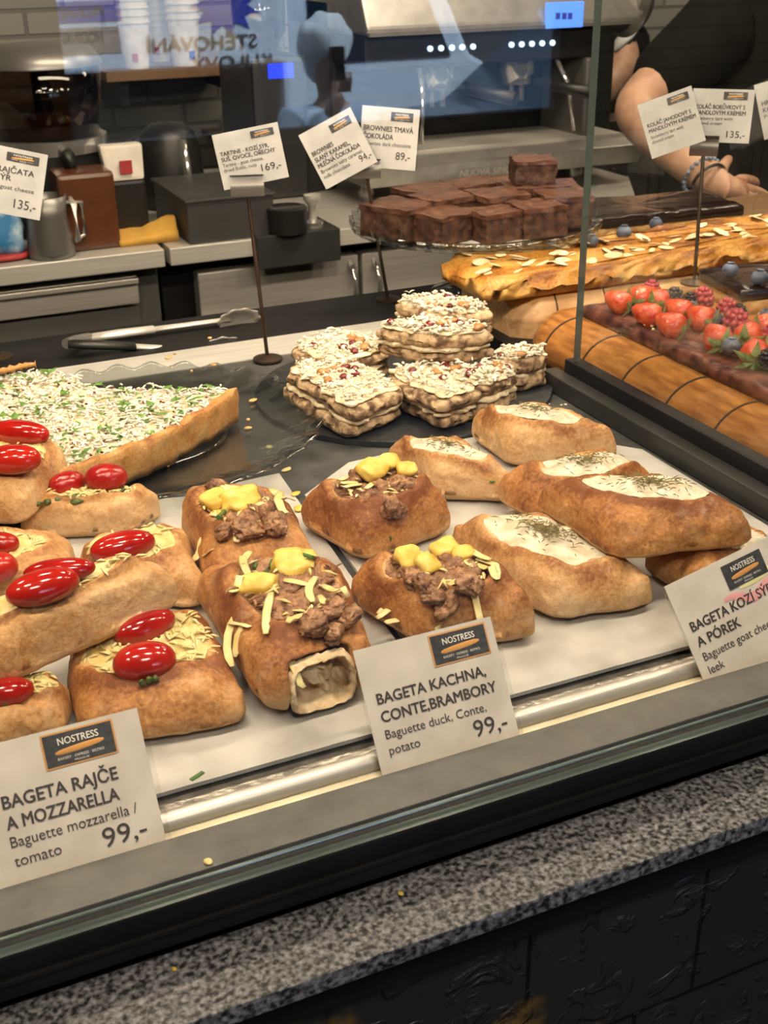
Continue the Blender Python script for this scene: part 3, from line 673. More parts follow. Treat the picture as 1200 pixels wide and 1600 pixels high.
def shred(b, p0, p1, wpx=9, lift=0.0055, sag=0.0, name='cheese_shred'):
    for k in range(5):                         # keep the shaving on the loaf
        if max(b.rr(*b.uv(*p0)), b.rr(*b.uv(*p1))) < .86: break
        p0 = (p0[0], p0[1]+8); p1 = (p1[0], p1[1]+8)
    A = b.hit(*p0, lift); B = b.hit(*p1, lift); w = wpx*1.15/F*dist(A)
    if A.z > B.z+.006: A = at(*p0, B.z+.006)
    if B.z > A.z+.006: B = at(*p1, A.z+.006)
    bend = R_.uniform(-.14, .14)*(B-A).length*Vector((-(B-A).y, (B-A).x, 0)).normalized()
    pts = []
    for i in range(6):
        t = i/5; q = A.lerp(B, t)+bend*math.sin(math.pi*t); u, v = b.uv(*[p0[k]+(p1[k]-p0[k])*t for k in (0, 1)])
        q.z = max(q.z, b.h(u, v)+(0.0012 if b.cd(u, v) > 1 else .0115))+sag*math.sin(math.pi*t); pts.append(q)
    return strip(pts, w).build(name, SHRED, b.root, smooth='all')
def potato(b, px, py, wpx, hpx, ang, dz=0.003):
    c = b.hit(px, py, dz); k = dist(c)/F/2
    x = AX_W*math.cos(ang)+AY_W*math.sin(ang)
    mb = MB(); mb.ell(c, (wpx*k, hpx*k*1.2, hpx*k*0.62), M=orient(x, (R_.uniform(-.3, .3), R_.uniform(-.6, -.2), 1)), n=22, m=15, amp=0.30, freq=130, seed=R_.random()*9, pw=0.72, amp2=.05)
    return mb.build('potato_chunk', POTATO, b.root, smooth='all')
AX_W = Vector((1, 0, 0)); AY_W = Vector((0, 1, 0))
def chive(b, p0, p1, wpx=7):
    A = b.hit(*p0, 0.008); B = b.hit(*p1, 0.008); w = wpx/F*dist(A)/2
    return MB().tube([A, B], w, 8).build('chive', CHIVE, b.root, smooth=True)
def meat(b, lumps, seed):
    """shredded duck: a rough bed and torn lumps"""
    b.fill('duck_bed', MEAT, 0.0080, 0.0035, 120, 0.0045, 300, seed=seed)
    mb = MB(); rr = random.Random(seed)
    for (px, py, wpx) in lumps:
        c = b.hit(px, py, 0.001); k = dist(c)/F/2
        c.z += .0035; mb.ell(c, (wpx*k, wpx*k*.85, wpx*k*.62), M=Euler((rr.uniform(-.5, .5), rr.uniform(-.5, .5), rr.uniform(0, 6))).to_matrix(), n=34, m=24, amp=0.5, freq=120, seed=rr.random()*20, amp2=.32)
    o = mb.build('duck_meat', MEAT, b.root, smooth='all')
    st = MB()
    for k in range(130):
        cu, cv, ru, rv = b.cav; d = math.sqrt(rr.random())*0.92; th = rr.uniform(0, 6.28)
        p = b.pos(cu+ru*d*math.cos(th), cv+rv*d*math.sin(th), rr.uniform(0.003, 0.0085)*(1-.5*d)); a = rr.uniform(0, 6.28); L = rr.uniform(.004, .013); tw = rr.uniform(-2.2, 2.2)
        pts = []; q = p.copy()
        for i in range(6):
            pts.append(q.copy()); q = q+Vector((math.cos(a), math.sin(a), rr.uniform(-.25, .25)+(.25 if i < 2 else -.3)))*L/5; a += tw/5
        w_ = rr.uniform(.0006, .0013); st.tube(pts, [w_*.6, w_, w_*1.2, w_, w_*.9, w_*.5], 6, flat=.7)
    tag(st.build('shredded_fibres', MEAT, b.root, smooth='all'), kind='stuff')
def herbs(b, n, seed, dmax=0.85, cx=0.0, cy=0.0):
    rr = random.Random(seed); mb = MB(); cu, cv, ru, rv = b.cav
    for k in range(n):
        d = min(dmax, abs(rr.gauss(0, 0.42))); th = rr.uniform(0, 6.28)
        p = b.pos(cu+cx+ru*d*math.cos(th), cv+cy+rv*d*math.sin(th), 0.0050*(1-d**2.5)+0.0026+0.0010*rr.random())
        a = rr.uniform(0, 6.28); L = rr.uniform(.0013, .0036); dr = Vector((math.cos(a), math.sin(a), rr.uniform(-.1, .3)))*L
        mb.tube([p-dr, p+Vector((0, 0, .0003)), p+dr], [.0001, .00042, .0001], 5)
    return tag(mb.build('dried_herbs', HERB, b.root), kind='stuff')
def gratings(b, n, seed, dmin=0.0, dmax=1.05, lift=0.004, size=1.0, mat=None, name='grated_cheese_shreds'):
    rr = random.Random(seed); mb = MB(); cu, cv, ru, rv = b.cav
    for k in range(n):
        d = dmin+(dmax-dmin)*math.sqrt(rr.random()); th = rr.uniform(0, 6.28)
        p = b.pos(cu+ru*d*math.cos(th), cv+rv*d*math.sin(th), lift*max(0, 1-d**3)+0.0007)
        a = rr.uniform(0, 6.28); L = rr.uniform(.002, .0045)*size; dr = Vector((math.cos(a), math.sin(a), rr.uniform(-.15, .25)))*L
        mb.tube([p-dr, p+Vector((0, 0, .0008)), p+dr], [.0005*size, .0011*size, .0004*size], 6, flat=0.6)
    return tag(mb.build(name, mat or SHRED, b.root, smooth='all'), kind='stuff')

# ---- duck, hard cheese and potato
GD = 'duck, cheese and potato baguettes'
D2 = Bread('filled_baguette', [(.163, .548), (.236, .553), (.258, .668), (.164, .700)], .046, 'duck baguette with torn open front end, behind the duck price card', 'baguette', GD, (.05, .08, .80, .68), seed=1, zm=.42, bake=.56, depth=.20, torn=True)
meat(D2, [(465, 965, 60), (490, 985, 50), (440, 975, 40), (520, 965, 45), (545, 975, 40), (500, 925, 45), (455, 935, 40), (520, 1000, 34)], 3)
potato(D2, 460, 898, 74, 46, 0.1, .009); potato(D2, 402, 935, 42, 56, 1.2, .009)
for a in (((372, 935), (362, 990)), ((378, 905), (392, 885)), ((395, 950), (365, 975)), ((425, 950), (415, 990)), ((500, 955), (560, 978)), ((495, 925), (490, 965)), ((360, 925), (385, 925)), ((360, 945), (390, 940)), ((455, 1000), (475, 1020)), ((380, 880), (392, 915)), ((445, 930), (482, 938)), ((450, 985), (490, 980)), ((545, 925), (505, 930))):
    shred(D2, *a, wpx=12)
for a in (((423, 905), (426, 893)), ((415, 910), (430, 922)), ((470, 882), (490, 888)), ((398, 905), (401, 898))): chive(D2, *a)
D1 = Bread('filled_baguette', [(.176, .700), (.252, .690), (.262, .795), (.190, .835)], .042, 'duck baguette standing behind the torn duck baguette, beside the glass plate', 'baguette', GD, (-.02, .10, .78, .66), seed=2, depth=.20)
meat(D1, [(385, 755, 55), (345, 770, 40), (415, 815, 60), (385, 835, 46), (430, 825, 42), (350, 840, 30), (400, 790, 40), (360, 800, 46)], 5)
potato(D1, 340, 803, 46, 34, .3, .012); potato(D1, 378, 804, 66, 38, .1, .012); potato(D1, 350, 815, 44, 28, .2)
for a in (((338, 766), (400, 774)), ((318, 815), (300, 822)), ((318, 835), (335, 822)), ((370, 858), (372, 840)), ((425, 785), (445, 800)), ((402, 812), (418, 798)), ((440, 790), (448, 812)), ((350, 780), (380, 800)), ((395, 840), (412, 846))): shred(D1, *a, wpx=12)
chive(D1, (342, 824), (353, 813)); chive(D1, (352, 792), (356, 788))
D3 = Bread('filled_baguette', [(.291, .703), (.378, .722), (.362, .783), (.270, .784)], .044, 'duck baguette with wide floury front, at the back corner of the paper', 'baguette', GD, (-.06, .06, .74, .72), seed=3, bake=.6, depth=.20)
meat(D3, [(560, 760, 46), (600, 775, 56), (635, 770, 50), (580, 790, 48), (640, 755, 40), (550, 775, 34), (610, 790, 44), (530, 760, 40), (615, 755, 40)], 8)
potato(D3, 582, 766, 50, 36, .5, .017); potato(D3, 610, 752, 34, 26, .2, .017); potato(D3, 636, 762, 34, 24, -.3, .016)
for a in (((532, 775), (560, 775)), ((535, 782), (566, 778)), ((522, 762), (545, 758)), ((572, 785), (585, 772)), ((600, 742), (590, 728)), ((560, 762), (550, 752))): shred(D3, *a, wpx=9)
chive(D3, (608, 808), (609, 822), 9)
D4 = Bread('filled_baguette', [(.283, .580), (.356, .561), (.347, .641), (.258, .660)], .043, 'duck baguette with long cheese shaving, behind the duck price card at its right', 'baguette', GD, (-.02, .06, .76, .76), seed=4, bake=.56, depth=.20)
meat(D4, [(710, 895, 62), (735, 905, 46), (690, 905, 40), (650, 915, 50), (700, 935, 46), (735, 930, 44), (630, 885, 44), (715, 915, 40), (680, 940, 40), (670, 925, 44)], 11)
potato(D4, 640, 900, 46, 38, .1, .014); potato(D4, 668, 908, 38, 34, .4, .014); potato(D4, 695, 884, 46, 30, .1, .014); potato(D4, 722, 892, 34, 24, 0, .014)
for a in (((590, 898), (620, 896)), ((588, 906), (618, 904)), ((625, 900), (680, 925)), ((650, 925), (665, 905)), ((660, 918), (700, 940)), ((720, 865), (765, 890)), ((728, 855), (740, 885)), ((745, 905), (778, 905)), ((640, 905), (665, 920)), ((745, 888), (778, 895)), ((602, 915), (625, 910)), ((680, 955), (712, 960))): shred(D4, *a, wpx=12)
_p = [D4.hit(*q, .006) for q in ((678, 918), (705, 926), (728, 940), (742, 955), (755, 970), (760, 980))]
strip(_p, .0055).build('cheese_shred', SHRED, D4.root, smooth='all')
for b, sd in ((D1, 21), (D2, 22), (D3, 23), (D4, 24)): gratings(b, 26, sd, .2, .95, .0115, 1.25)
# torn open end of the front duck baguette: pale crumb with big air holes
def crumb_end(b):
    NR, NT = 30, 90; vs = []; fs = []
    for i in range(NR+1):
        for j in range(NT):
            th = 2*math.pi*j/NT; r = i/NR
            jag = 1+.10*noise.noise(Vector((math.cos(th)*2.2, math.sin(th)*2.2, 4.4)))+.04*noise.noise(Vector((math.cos(th)*9, math.sin(th)*9, 1.4)))
            sq_ = (abs(math.cos(th))**4+abs(math.sin(th))**4)**-.25
            a = .04+.60*r*jag*sq_*math.cos(th); zl = b.H*(.43+.36*r*jag*sq_*math.sin(th))
            zl = max(.0015, zl)
            rho = 1.0 if zl < b.zm else max(.3, 1-min(.999, (zl-b.zm)/(b.H-b.zm))**b.q)**(1/b.p)
            ve = -(1-min(.999, abs(a))**b.n)**(1/b.n)
            x, y, bb = b.xy(a*rho, ve*rho)
            inn = 1-sm(.62, .90, r); lip = math.exp(-((r-.88)/.07)**2)
            big = noise.noise(Vector((x*58, zl*80, 7.7))); sml = noise.noise(Vector((x*170, zl*200, 2.2)))
            y += inn*(.004+.026*max(0, big+.10)+.012*max(0, sml))-.0026*lip*(1+.6*noise.noise(Vector((x*90, zl*90, 3))))+.0030*sm(.95, 1, r)
            vs.append((x, y, bb+zl+.0010*noise.noise(Vector((x*300, zl*300, 1)))))
    for i in range(NR):
        for j in range(NT): fs.append((i*NT+j, (i+1)*NT+j, (i+1)*NT+(j+1) % NT, i*NT+(j+1) % NT))
    me = bpy.data.meshes.new('torn_end'); me.from_pydata(vs, [], fs)
    for p in me.polygons: p.use_smooth = True
    o = link('torn_end', me, b.root, CRUMB); o['label'] = 'pale torn crumb with air holes'
crumb_end(D2)

# ---- goat cheese and leek
GG = 'goat cheese baguettes'
G1 = Bread('filled_baguette', [(.393, .777), (.446, .747), (.433, .822), (.374, .860)], .036, 'goat cheese baguette right behind the floury duck baguette', 'baguette', GG, (.0, .04, .78, .76), seed=11, depth=.10, mat=BREAD_PALE, bake=.36)
G2 = Bread('filled_baguette', [(.474, .810), (.566, .776), (.532, .858), (.474, .886)], .040, 'rearmost goat cheese baguette, next to the slate plate and charcoal divider bar', 'baguette', GG, (.02, .04, .72, .72), seed=12, depth=.10, mat=BREAD_PALE, bake=.42)
G3 = Bread('filled_baguette', [(.440, .675), (.540, .690), (.528, .738), (.422, .748)], .036, 'goat cheese baguette half covered by the topmost one', 'baguette', GG, (.06, .02, .74, .76), base=.008, seed=13, depth=.10, bake=.48)
G5 = Bread('filled_baguette', [(.371, .575), (.452, .563), (.424, .678), (.357, .702)], .036, 'large goat cheese baguette flat on the paper, left of its price card', 'baguette', GG, (.02, .08, .78, .76), seed=14, depth=.10, mat=BREAD_PALE, bake=.42)
G6 = Bread('filled_baguette', [(.478, .548), (.560, .538), (.562, .600), (.470, .612)], .030, 'goat cheese baguette lowest of the pile, behind the goat cheese price card', 'baguette', GG, (.05, .15, .7, .6), seed=15, depth=.10, bake=.4)
G4 = Bread('filled_baguette', [(.423, .579), (.522, .553), (.506, .630), (.417, .678)], .034, 'topmost goat cheese baguette, well browned, lying across the others', 'baguette', GG, (.12, .12, .74, .66), base=[.034, .036, .036, .034], seed=16, depth=.10, bake=.66)
for b, sd, n in ((G1, 1, 60), (G2, 2, 60), (G3, 3, 90), (G5, 4, 150), (G6, 5, 60), (G4, 6, 120)):
    b.fill('goat_cheese', GOAT, .0042, .0042, 75, .0032, 190, seed=sd); herbs(b, int(n*1.6), sd)
MB().ell(G1.hit(770, 733, .001), (.0028, .0022, .0008), n=10, m=6).build('leek_ring', CHIVE, G1.root, smooth='all')

# ---- tomato and mozzarella
GT = 'tomato mozzarella baguettes'
T1 = Bread('filled_baguette', [(-150, 800, .03), (36, 812, .03), (113, 702, .045), (-110, 640, .055)], .036, 'tomato baguette lying highest at the back left, against the tart crust', 'baguette', GT, (.25, .10, .62, .64), base=[.018, .020, .026, .024], seed=31, depth=.12, mat=BREAD_PALE, bake=.4)
T2 = Bread('filled_baguette', [(28, 850, .0), (200, 843, .0), (258, 782, .018), (72, 762, .03)], .032, 'tomato baguette with green pesto and two wrinkled tomatoes', 'baguette', GT, (.02, .20, .70, .66), seed=32, depth=.12, mat=BREAD_PALE, bake=.36)
T3 = Bread('filled_baguette', [(-150, 990, .0), (112, 935, .0), (118, 842, .02), (-110, 825, .03)], .032, 'tomato baguette mostly hidden behind the big slanting one, at the left edge', 'baguette', GT, (-.02, .0, .66, .64), seed=33, depth=.12, mat=BREAD_PALE, bake=.36)
T4 = Bread('filled_baguette', [(150, 950, .0), (320, 962, .0), (292, 830, .02), (120, 845, .03)], .034, 'tomato baguette with one long tomato showing, beside the rear duck baguette', 'baguette', GT, (-.10, .12, .76, .70), seed=34, depth=.12, mat=BREAD_PALE, bake=.42)
T6 = Bread('filled_baguette', [(.062, .570), (.154, .552), (.160, .662), (.070, .676)], .032, 'tomato baguette heaped with grated cheese, right behind the tomato price card', 'baguette', GT, (.03, .14, .84, .68), seed=36, depth=.12, bake=.46)
T7 = Bread('filled_baguette', [(-130, 1225, 0), (110, 1168, 0), (108, 1042, .03), (-130, 1062, .03)], .030, 'tomato baguette under the slanting one at the left front edge', 'baguette', GT, (.25, .26, .56, .58), seed=37, depth=.12, mat=BREAD_PALE, bake=.36)
T5 = Bread('filled_baguette', [(-140, 1105, .045), (282, 915, .058), (246, 852, .075), (-140, 985, .065)], .036, 'big tomato baguette slanting on top of the pile, two bright tomatoes', 'baguette', GT, (-.04, .26, .70, .58), base=[.030, .040, .044, .034], seed=35, depth=.12, mat=BREAD_PALE, bake=.42)
for b, sd, n in ((T1, 1, 50), (T2, 2, 60), (T3, 3, 50), (T4, 4, 60), (T5, 5, 40), (T6, 6, 150), (T7, 7, 60)):
    b.fill('cheese_bed', CHEESE_Y, .004, .0025, 90, .003, 240, dmax=1.04, seed=sd); gratings(b, n, sd, .1, 1.04, .005, 1.1)
tomato(T1, -16, 676, 77, 683, 38); tomato(T1, -22, 724, 66, 720, 44)
tomato(T2, 78, 768, 132, 750, 38, True); tomato(T2, 132, 752, 200, 748, 42, True)
tomato(T3, -34, 852, 30, 852, 36, True); tomato(T3, -34, 900, 28, 882, 44, True)
tomato(T4, 141, 868, 242, 846, 44)
tomato(T5, 36, 898, 150, 886, 36); tomato(T5, 9, 938, 124, 905, 52)
tomato(T6, 178, 1000, 272, 966, 50); tomato(T6, 176, 1047, 276, 1030, 58)
tomato(T7, -44, 1092, 54, 1076, 42)
def pesto(b, px, py, w, n=5, sd=1):
    mb = MB(); rr = random.Random(sd); c0 = b.hit(px, py, .002); k = dist(c0)/F/2
    for i in range(n):
        mb.ell(c0+Vector(((i/(max(1, n-1))-.5)*2*w*k, rr.uniform(-.3, .3)*w*k*.4, rr.uniform(0, .001))), (w*k*.5, w*k*.32, .0022), n=14, m=9, amp=.5, freq=260, seed=i+sd)
    mb.build('pesto', PESTO, b.root, smooth='all')
pesto(T2, 150, 778, 70, 8, 2); pesto(T2, 75, 790, 30, 3, 3); pesto(T6, 233, 1068, 22, 3, 4); pesto(T6, 258, 1004, 16, 2, 5); pesto(T7, 2, 1105, 12, 2, 6)
# loose bits of food on the paper, deck and sill
def bit(px, py, z, w, h, mat, name, label, cat, grp, ang=0.4):
    c = at(px, py, z); k = dist(c)/F/2
    o = MB().ell(c+Vector((0, 0, h*k*.5)), (w*k, h*k*1.6, h*k*.6), M=Matrix.Rotation(ang, 3, 'Z'), n=10, m=7, amp=.35, freq=300, seed=px).build(name, mat, None, smooth='all')
    return tag(o, label, cat, grp)
bit(462, 773, .0012, 18, 8, POTATO, 'potato_crumb', 'yellow potato scrap on the deck between the two sheets, farther one', 'crumb', 'food scraps')
bit(468, 797, .0012, 20, 12, POTATO, 'potato_crumb', 'yellow potato scrap between the two sheets, nearer and bigger one', 'crumb', 'food scraps')
bit(448, 735, -.002, 20, 7, SHRED, 'cheese_crumb', 'pale cheese scrap on the slate grey deck behind the sheets', 'crumb', 'food scraps')
bit(421, 700, -.002, 10, 8, SHRED, 'cheese_crumb', 'tiny cheese crumb on the deck beside the glass plate', 'crumb', 'food scraps')
bit(325, 1348, .0, 11, 10, SHRED, 'cheese_crumb', 'single pale crumb lying on the grey sill', 'crumb', 'food scraps')
bit(272, 1515, -.031, 6, 6, POTATO, 'bread_crumb', 'yellow crumb on the granite ledge near its left end', 'crumb', 'food scraps')
bit(626, 1397, -.031, 7, 6, POTATO, 'bread_crumb', 'yellow crumb on the middle of the granite ledge', 'crumb', 'food scraps')
c = at(308, 1213, .0013)
tag(MB().box(c.x-.0045, c.x+.0045, c.y-.0012, c.y+.0012, .0013, .0019, rot=.45).build('chive_piece', CHIVE, None), 'cut green chive lying on the front of the paper', 'chive')
rr = random.Random(77)
for k in range(26):
    px, py = rr.choice([(875, 640), (930, 690), (985, 735), (1060, 790), (1120, 830)]); px += rr.uniform(-22, 22); py += rr.uniform(-14, 14)
    bit(px, py, -.002, rr.uniform(3, 7), rr.uniform(2.5, 5), GOAT, 'cheese_crumb', 'white crumb in the dark gutter beside the charcoal divider bar', 'crumb', 'white crumbs beside the divider')

# ================================================================== PRICE CARDS
def logo(frame, x, y, w, h, parent, dark=True, border=LOGOBR):
    O, X, Y, Nn = frame
    def rect(x0, y0, x1, y1, off, mat, name):
        P = [O+X*a+Y*b+Nn*off for a, b in ((x0, y0), (x1, y0), (x1, y1), (x0, y1))]
        return MB().extrude(P, Nn*0.00012).build(name, mat, parent)
    bd = h*.05
    if border: rect(x, y, x+w, y+h, .0003, border, 'logo_border')
    rect(x+bd, y+bd, x+w-bd, y+h-bd, .00045, LOGOBG if dark else LOGOBG2, 'logo')
    lettering([('NOSTRESS', x+w*.22, y+h*.62, h*.20, w*.56, .015), ('BAKERY · EXPRESS · BISTRO', x+w*.18, y+h*.20, h*.075, w*.64, 0), ('PRAGUE', x+w*.40, y+h*.09, h*.06, w*.2, 0)], frame, LOGOW, parent, 'logo_lettering', .0007)
    mb = MB(); pts = [O+X*(x+w*(.16+.68*t))+Y*(y+h*(.40+.10*t))+Nn*.0006 for t in (0, .1, .3, .5, .7, .9, 1)]
    mb.tube(pts, [h*a for a in (.03, .07, .085, .09, .085, .07, .03)], 10, flat=.12, up=Nn)
    mb.build('logo_baguette', LOGOBR, parent, smooth=True)
def card(name, O, X, Y, w, h, lines_bold, lines_thin, price, label, logo_at, mat=CARD, group=None, cat='price card', stain=False, sleeve=.0014, border=LOGOBR):
    N = X.cross(Y).normalized(); fr = (O, X, Y, N)
    t = thing(name, tuple(O+X*w/2), label, cat, group)
    P = [O+X*a+Y*b for a, b in ((0, 0), (w, 0), (w, h), (0, h))]
    MB().extrude(P, -N*.0006).build('card', mat, t)
    if sleeve:
        e = sleeve
        P = [O+X*a+Y*b-N*.0010 for a, b in ((-e, -e), (w+e*2.2, -e), (w+e*2.2, h+e), (-e, h+e))]
        MB().extrude(P, N*.0003).build('clear_sleeve', SLEEVE, t)
    if logo_at: logo(fr, *logo_at, t, border=border)
    if stain:
        mb = MB(); x0, y0, lw, lh = logo_at
        pts = [O+X*(x0-.006+(lw+.016)*i/12)+Y*(y0-.0035+.002*math.sin(i*.9)-.004*math.sin(math.pi*i/12))+N*.0002 for i in range(13)]
        mb.tube(pts, [.0012+.0022*math.sin(math.pi*i/12) for i in range(13)], 8, flat=.05, up=N); mb.build('pink_stain', PINKST, t, smooth=True)
        pts = [O+X*(x0+lw*(.25+.95*i/8))+Y*(y0-.0005+.004*i/8)+N*.00025 for i in range(9)]
        MB().tube(pts, [.0008+.0022*math.sin(math.pi*i/8) for i in range(9)], 8, flat=.05, up=N).build('yellow_stain', YELST, t, smooth=True)
    if lines_bold: lettering(lines_bold, fr, INK, t, 'title_lettering')
    if lines_thin: lettering(lines_thin, fr, INK, t, 'subtitle_lettering')
    if price: lettering([price], fr, INK, t, 'price_lettering')
    return t
TILT = math.radians(33)
CY_ = Vector((0, math.sin(TILT), math.cos(TILT)))
def front_card(px, py, rot=0.0):
    O = at(px, py, 0.0); O = Vector((O.x, .4868, -.004))
    X = Vector((math.cos(rot), math.sin(rot)*CY_.y, math.sin(rot)*CY_.z)); Y = Vector((-math.sin(rot), math.cos(rot)*CY_.y, math.cos(rot)*CY_.z))
    return O, X.normalized(), Y.normalized()
GP = 'price cards along the front sill'
O, X, Y = front_card(597, 1203)
card('price_card', O, X, Y, .0880, .0715, [('BAGETA KACHNA,', .0072, .0388, .0062, .0690, .022), ('CONTE,BRAMBORY', .0072, .0285, .0062, .0735, .022)],
     [('Baguette duck, Conte,', .0072, .0190, .0052, .0640, 0), ('potato', .0072, .0100, .0052, None, 0)], ('99,-', .0605, .0060, .0098, .0215, .004), 'price card reading BAGETA KACHNA in front of the duck baguettes', (.0460, .0508, .0370, .0185), group=GP)
O, X, Y = front_card(262, 1308); O = O-X*.1075
card('price_card', O, X, Y, .1070, .0705, [('BAGETA RAJČE', .0075+.0245, .0375, .0066, .0510+.0070, .022), ('A MOZZARELLA', .0075+.0245, .0270, .0066, .0565, .022)],
     [('Baguette mozzarella /', .0320, .0180, .0056, .0640, 0), ('tomato', .0320, .0085, .0056, None, 0)], ('99,-', .0760, .0052, .0100, .0225, .004), 'price card reading BAGETA RAJČE MOZZARELLA in front of the tomato baguettes', (.0560, .0505, .0370, .0180), group=GP)
O, X, Y = front_card(1110, 1058, .17); O = O-Y*.012-X*.002
card('price_card', O, X, Y, .0950, .0760, [('BAGETA KOZÍ SÝR', .0062, .0425, .0064, .0690, .022), ('A PÓREK', .0062, .0322, .0064, .0355, .022)],
     [('Baguette goat cheese,', .0062, .0228, .0054, .0640, 0), ('leek', .0062, .0140, .0054, None, 0)], ('99,-', .0640, .0045, .0098, .0215, .004), 'price card with pink stain under its logo, in front of the goat cheese baguettes', (.0430, .0545, .0350, .0180), group=GP, stain=True, border=None)

# ================================================================== TAG HOLDERS ON WIRE STEMS
def holder(base, top, depth_clip, label, wpx=48):
    b = Vector(base); tpt = Vector(top)
    t = thing('tag_holder', tuple(b), label, 'tag holder', 'wire tag holders')
    MB().tube([b, b.lerp(tpt, .5), tpt], .0021, 10).build('stem', BRONZE, t, smooth=True)
    MB().lathe([(.0, 0), (.016, 0), (.016, .002), (.003, .005), (0, .005)], b, 24).build('base', BRONZE, t, smooth=True)
    w = wpx/F*dist(tpt)
    d = (CAM-tpt); d.z = 0; d.normalize(); xx = Vector((-d.y, d.x, 0)); up = Vector((0, 0, 1))
    prof = [(-.002, -.003), (.004, -.002), (.0065, .004), (.006, .011), (.002, .016), (.0045, .020), (.009, .021)]
    mb = MB(); P = []
    for s in (-1, 1):
        P.append([tpt+xx*s*w/2+d*(a+.001)+up*z for a, z in prof]+[tpt+xx*s*w/2+d*(a)+up*(z+.0004) for a, z in prof[::-1]])
    n = len(P[0]); mb.add(P[0]+P[1], [tuple(range(n)), tuple(range(2*n-1, n-1, -1))]+[(i, (i+1) % n, n+(i+1) % n, n+i) for i in range(n)])
    mb.build('clip', STEEL_D, t, smooth=True)
    return d
def tagcard(pxs, depth, bold, thin, price, label, back=0.0, logo_fr=(.56, .80, .36, .14)):
    """pxs: TL TR BR BL on the photograph; the card faces the customer at the given depth"""
    c = aty(sum(p[0] for p in pxs)/4, sum(p[1] for p in pxs)/4, depth)
    nrm = (CAM-c); nrm.z *= .6; nrm.normalize()
    P = []
    for px, py in pxs:
        r = ray(px, py); t_ = (c-CAM).dot(nrm)/r.dot(nrm); P.append(CAM+r*t_)
    X = ((P[1]-P[0])+(P[2]-P[3])); X = (X-nrm*X.dot(nrm)).normalized(); Y = nrm.cross(X)
    w = ((P[1]-P[0]).length+(P[2]-P[3]).length)/2; h = ((P[3]-P[0]).length+(P[2]-P[1]).length)/2
    m_ = sum(P, Vector())/4; O = m_-X*w/2-Y*h/2
    L1 = [(t_, x*w, y*h, s*h, ww*w if ww else None, .02) for t_, x, y, s, ww in bold]
    L2 = [(t_, x*w, y*h, s*h, ww*w if ww else None, 0) for t_, x, y, s, ww in thin]
    pr = (price[0], price[1]*w, price[2]*h, price[3]*h, price[4]*w, .004) if price else None
    lg = (logo_fr[0]*w, logo_fr[1]*h, logo_fr[2]*w, logo_fr[3]*h)
    return card('price_tag', O, X, Y, w, h, L1, L2, pr, label, lg, TAGW, 'price tags clipped to wire holders', 'price tag', sleeve=.001, border=None)
# holder beside the slate plate
holder((.385, 1.190, .0), aty(387, 303, 1.205), 0, 'wire tag holder standing left of the slate plate, one crumpled tag', 50)
tagcard([(329, 211), (428, 193), (457, 274), (352, 298)], 1.200, [('TARTINE - KOZÍ SÝR,', .06, .60, .075, .74), ('SUŠ. OVOCE, OŘECHY', .06, .50, .075, .82)], [('Tartine - goat cheese,', .06, .40, .065, .62), ('dried fruits, nuts', .06, .31, .065, .5)], ('169,-', .62, .20, .13, .30), 'tilted price tag reading 169,- above the glass plate')
# holder behind the slate plate, two tags
holder((.602, 1.350, -.0015), aty(573, 275, 1.325), 0, 'wire tag holder behind the slate plate, holding both brownie tags', 42)
tagcard([(466, 211), (544, 170), (593, 250), (510, 297)], 1.318, [('BROWNIES', .06, .58, .075, .40), ('SLANÝ KARAMEL,', .06, .47, .075, .66), ('MLÉČNÁ ČOKOLÁDA', .06, .36, .075, .80)], [('Brownies salty caramel,', .06, .26, .065, .80), ('milk chocolate', .06, .16, .065, .5)], ('94,-', .74, .12, .12, .22), 'steeply tilted price tag for salty caramel brownies', logo_fr=(.52, .76, .40, .15))
tagcard([(566, 162), (656, 174), (649, 265), (560, 262)], 1.312, [('BROWNIES TMAVÁ', .05, .61, .085, .86), ('ČOKOLÁDA', .05, .48, .085, .52)], [('Brownies dark chocolate', .05, .37, .065, .84)], ('89,-', .64, .16, .13, .25), 'upright price tag reading BROWNIES TMAVÁ ČOKOLÁDA 89,-', logo_fr=(.50, .78, .40, .16))
# holder on the cake board
holder((.872, 1.085, .050), aty(1099, 240, 1.110), 0, 'wire tag holder standing on the cake boards at the right', 40)
tagcard([(987, 168), (1070, 139), (1113, 214), (1027, 245)], 1.100, [('KOLÁČ JAHODOVÝ S', .08, .55, .07, .8), ('MANDLOVÝM KRÉMEM', .08, .45, .07, .86)], [('Strawberry tart with', .08, .34, .06, .6), ('almond cream', .08, .25, .06, .4)], None, 'glossy tilted price tag catching the lamp light over the berry tart', logo_fr=(.52, .80, .40, .14))
tagcard([(1076, 139), (1170, 141), (1180, 224), (1082, 220)], 1.105, [('KOLÁČ BORŮVKOVÝ S', .07, .63, .08, .80), ('MANDLOVÝM KRÉMEM', .07, .52, .08, .82)], [('Blueberry tart with', .07, .42, .065, .62), ('almond cream', .07, .33, .065, .46)], ('135,-', .62, .10, .13, .30), 'price tag reading 135,- for the blueberry tart, level beside the glossy one', logo_fr=(.50, .80, .40, .16))
tagcard([(1172, 137), (1262, 108), (1300, 190), (1200, 215)], 1.09, [('HRUŠKOVÝ', .07, .60, .08, .5), ('KOLÁČ', .07, .48, .08, .34)], [('Pear tart', .07, .37, .065, .4)], ('135,-', .62, .12, .13, .28), 'price tag cut by the right edge of the picture', logo_fr=(.5, .8, .4, .14))
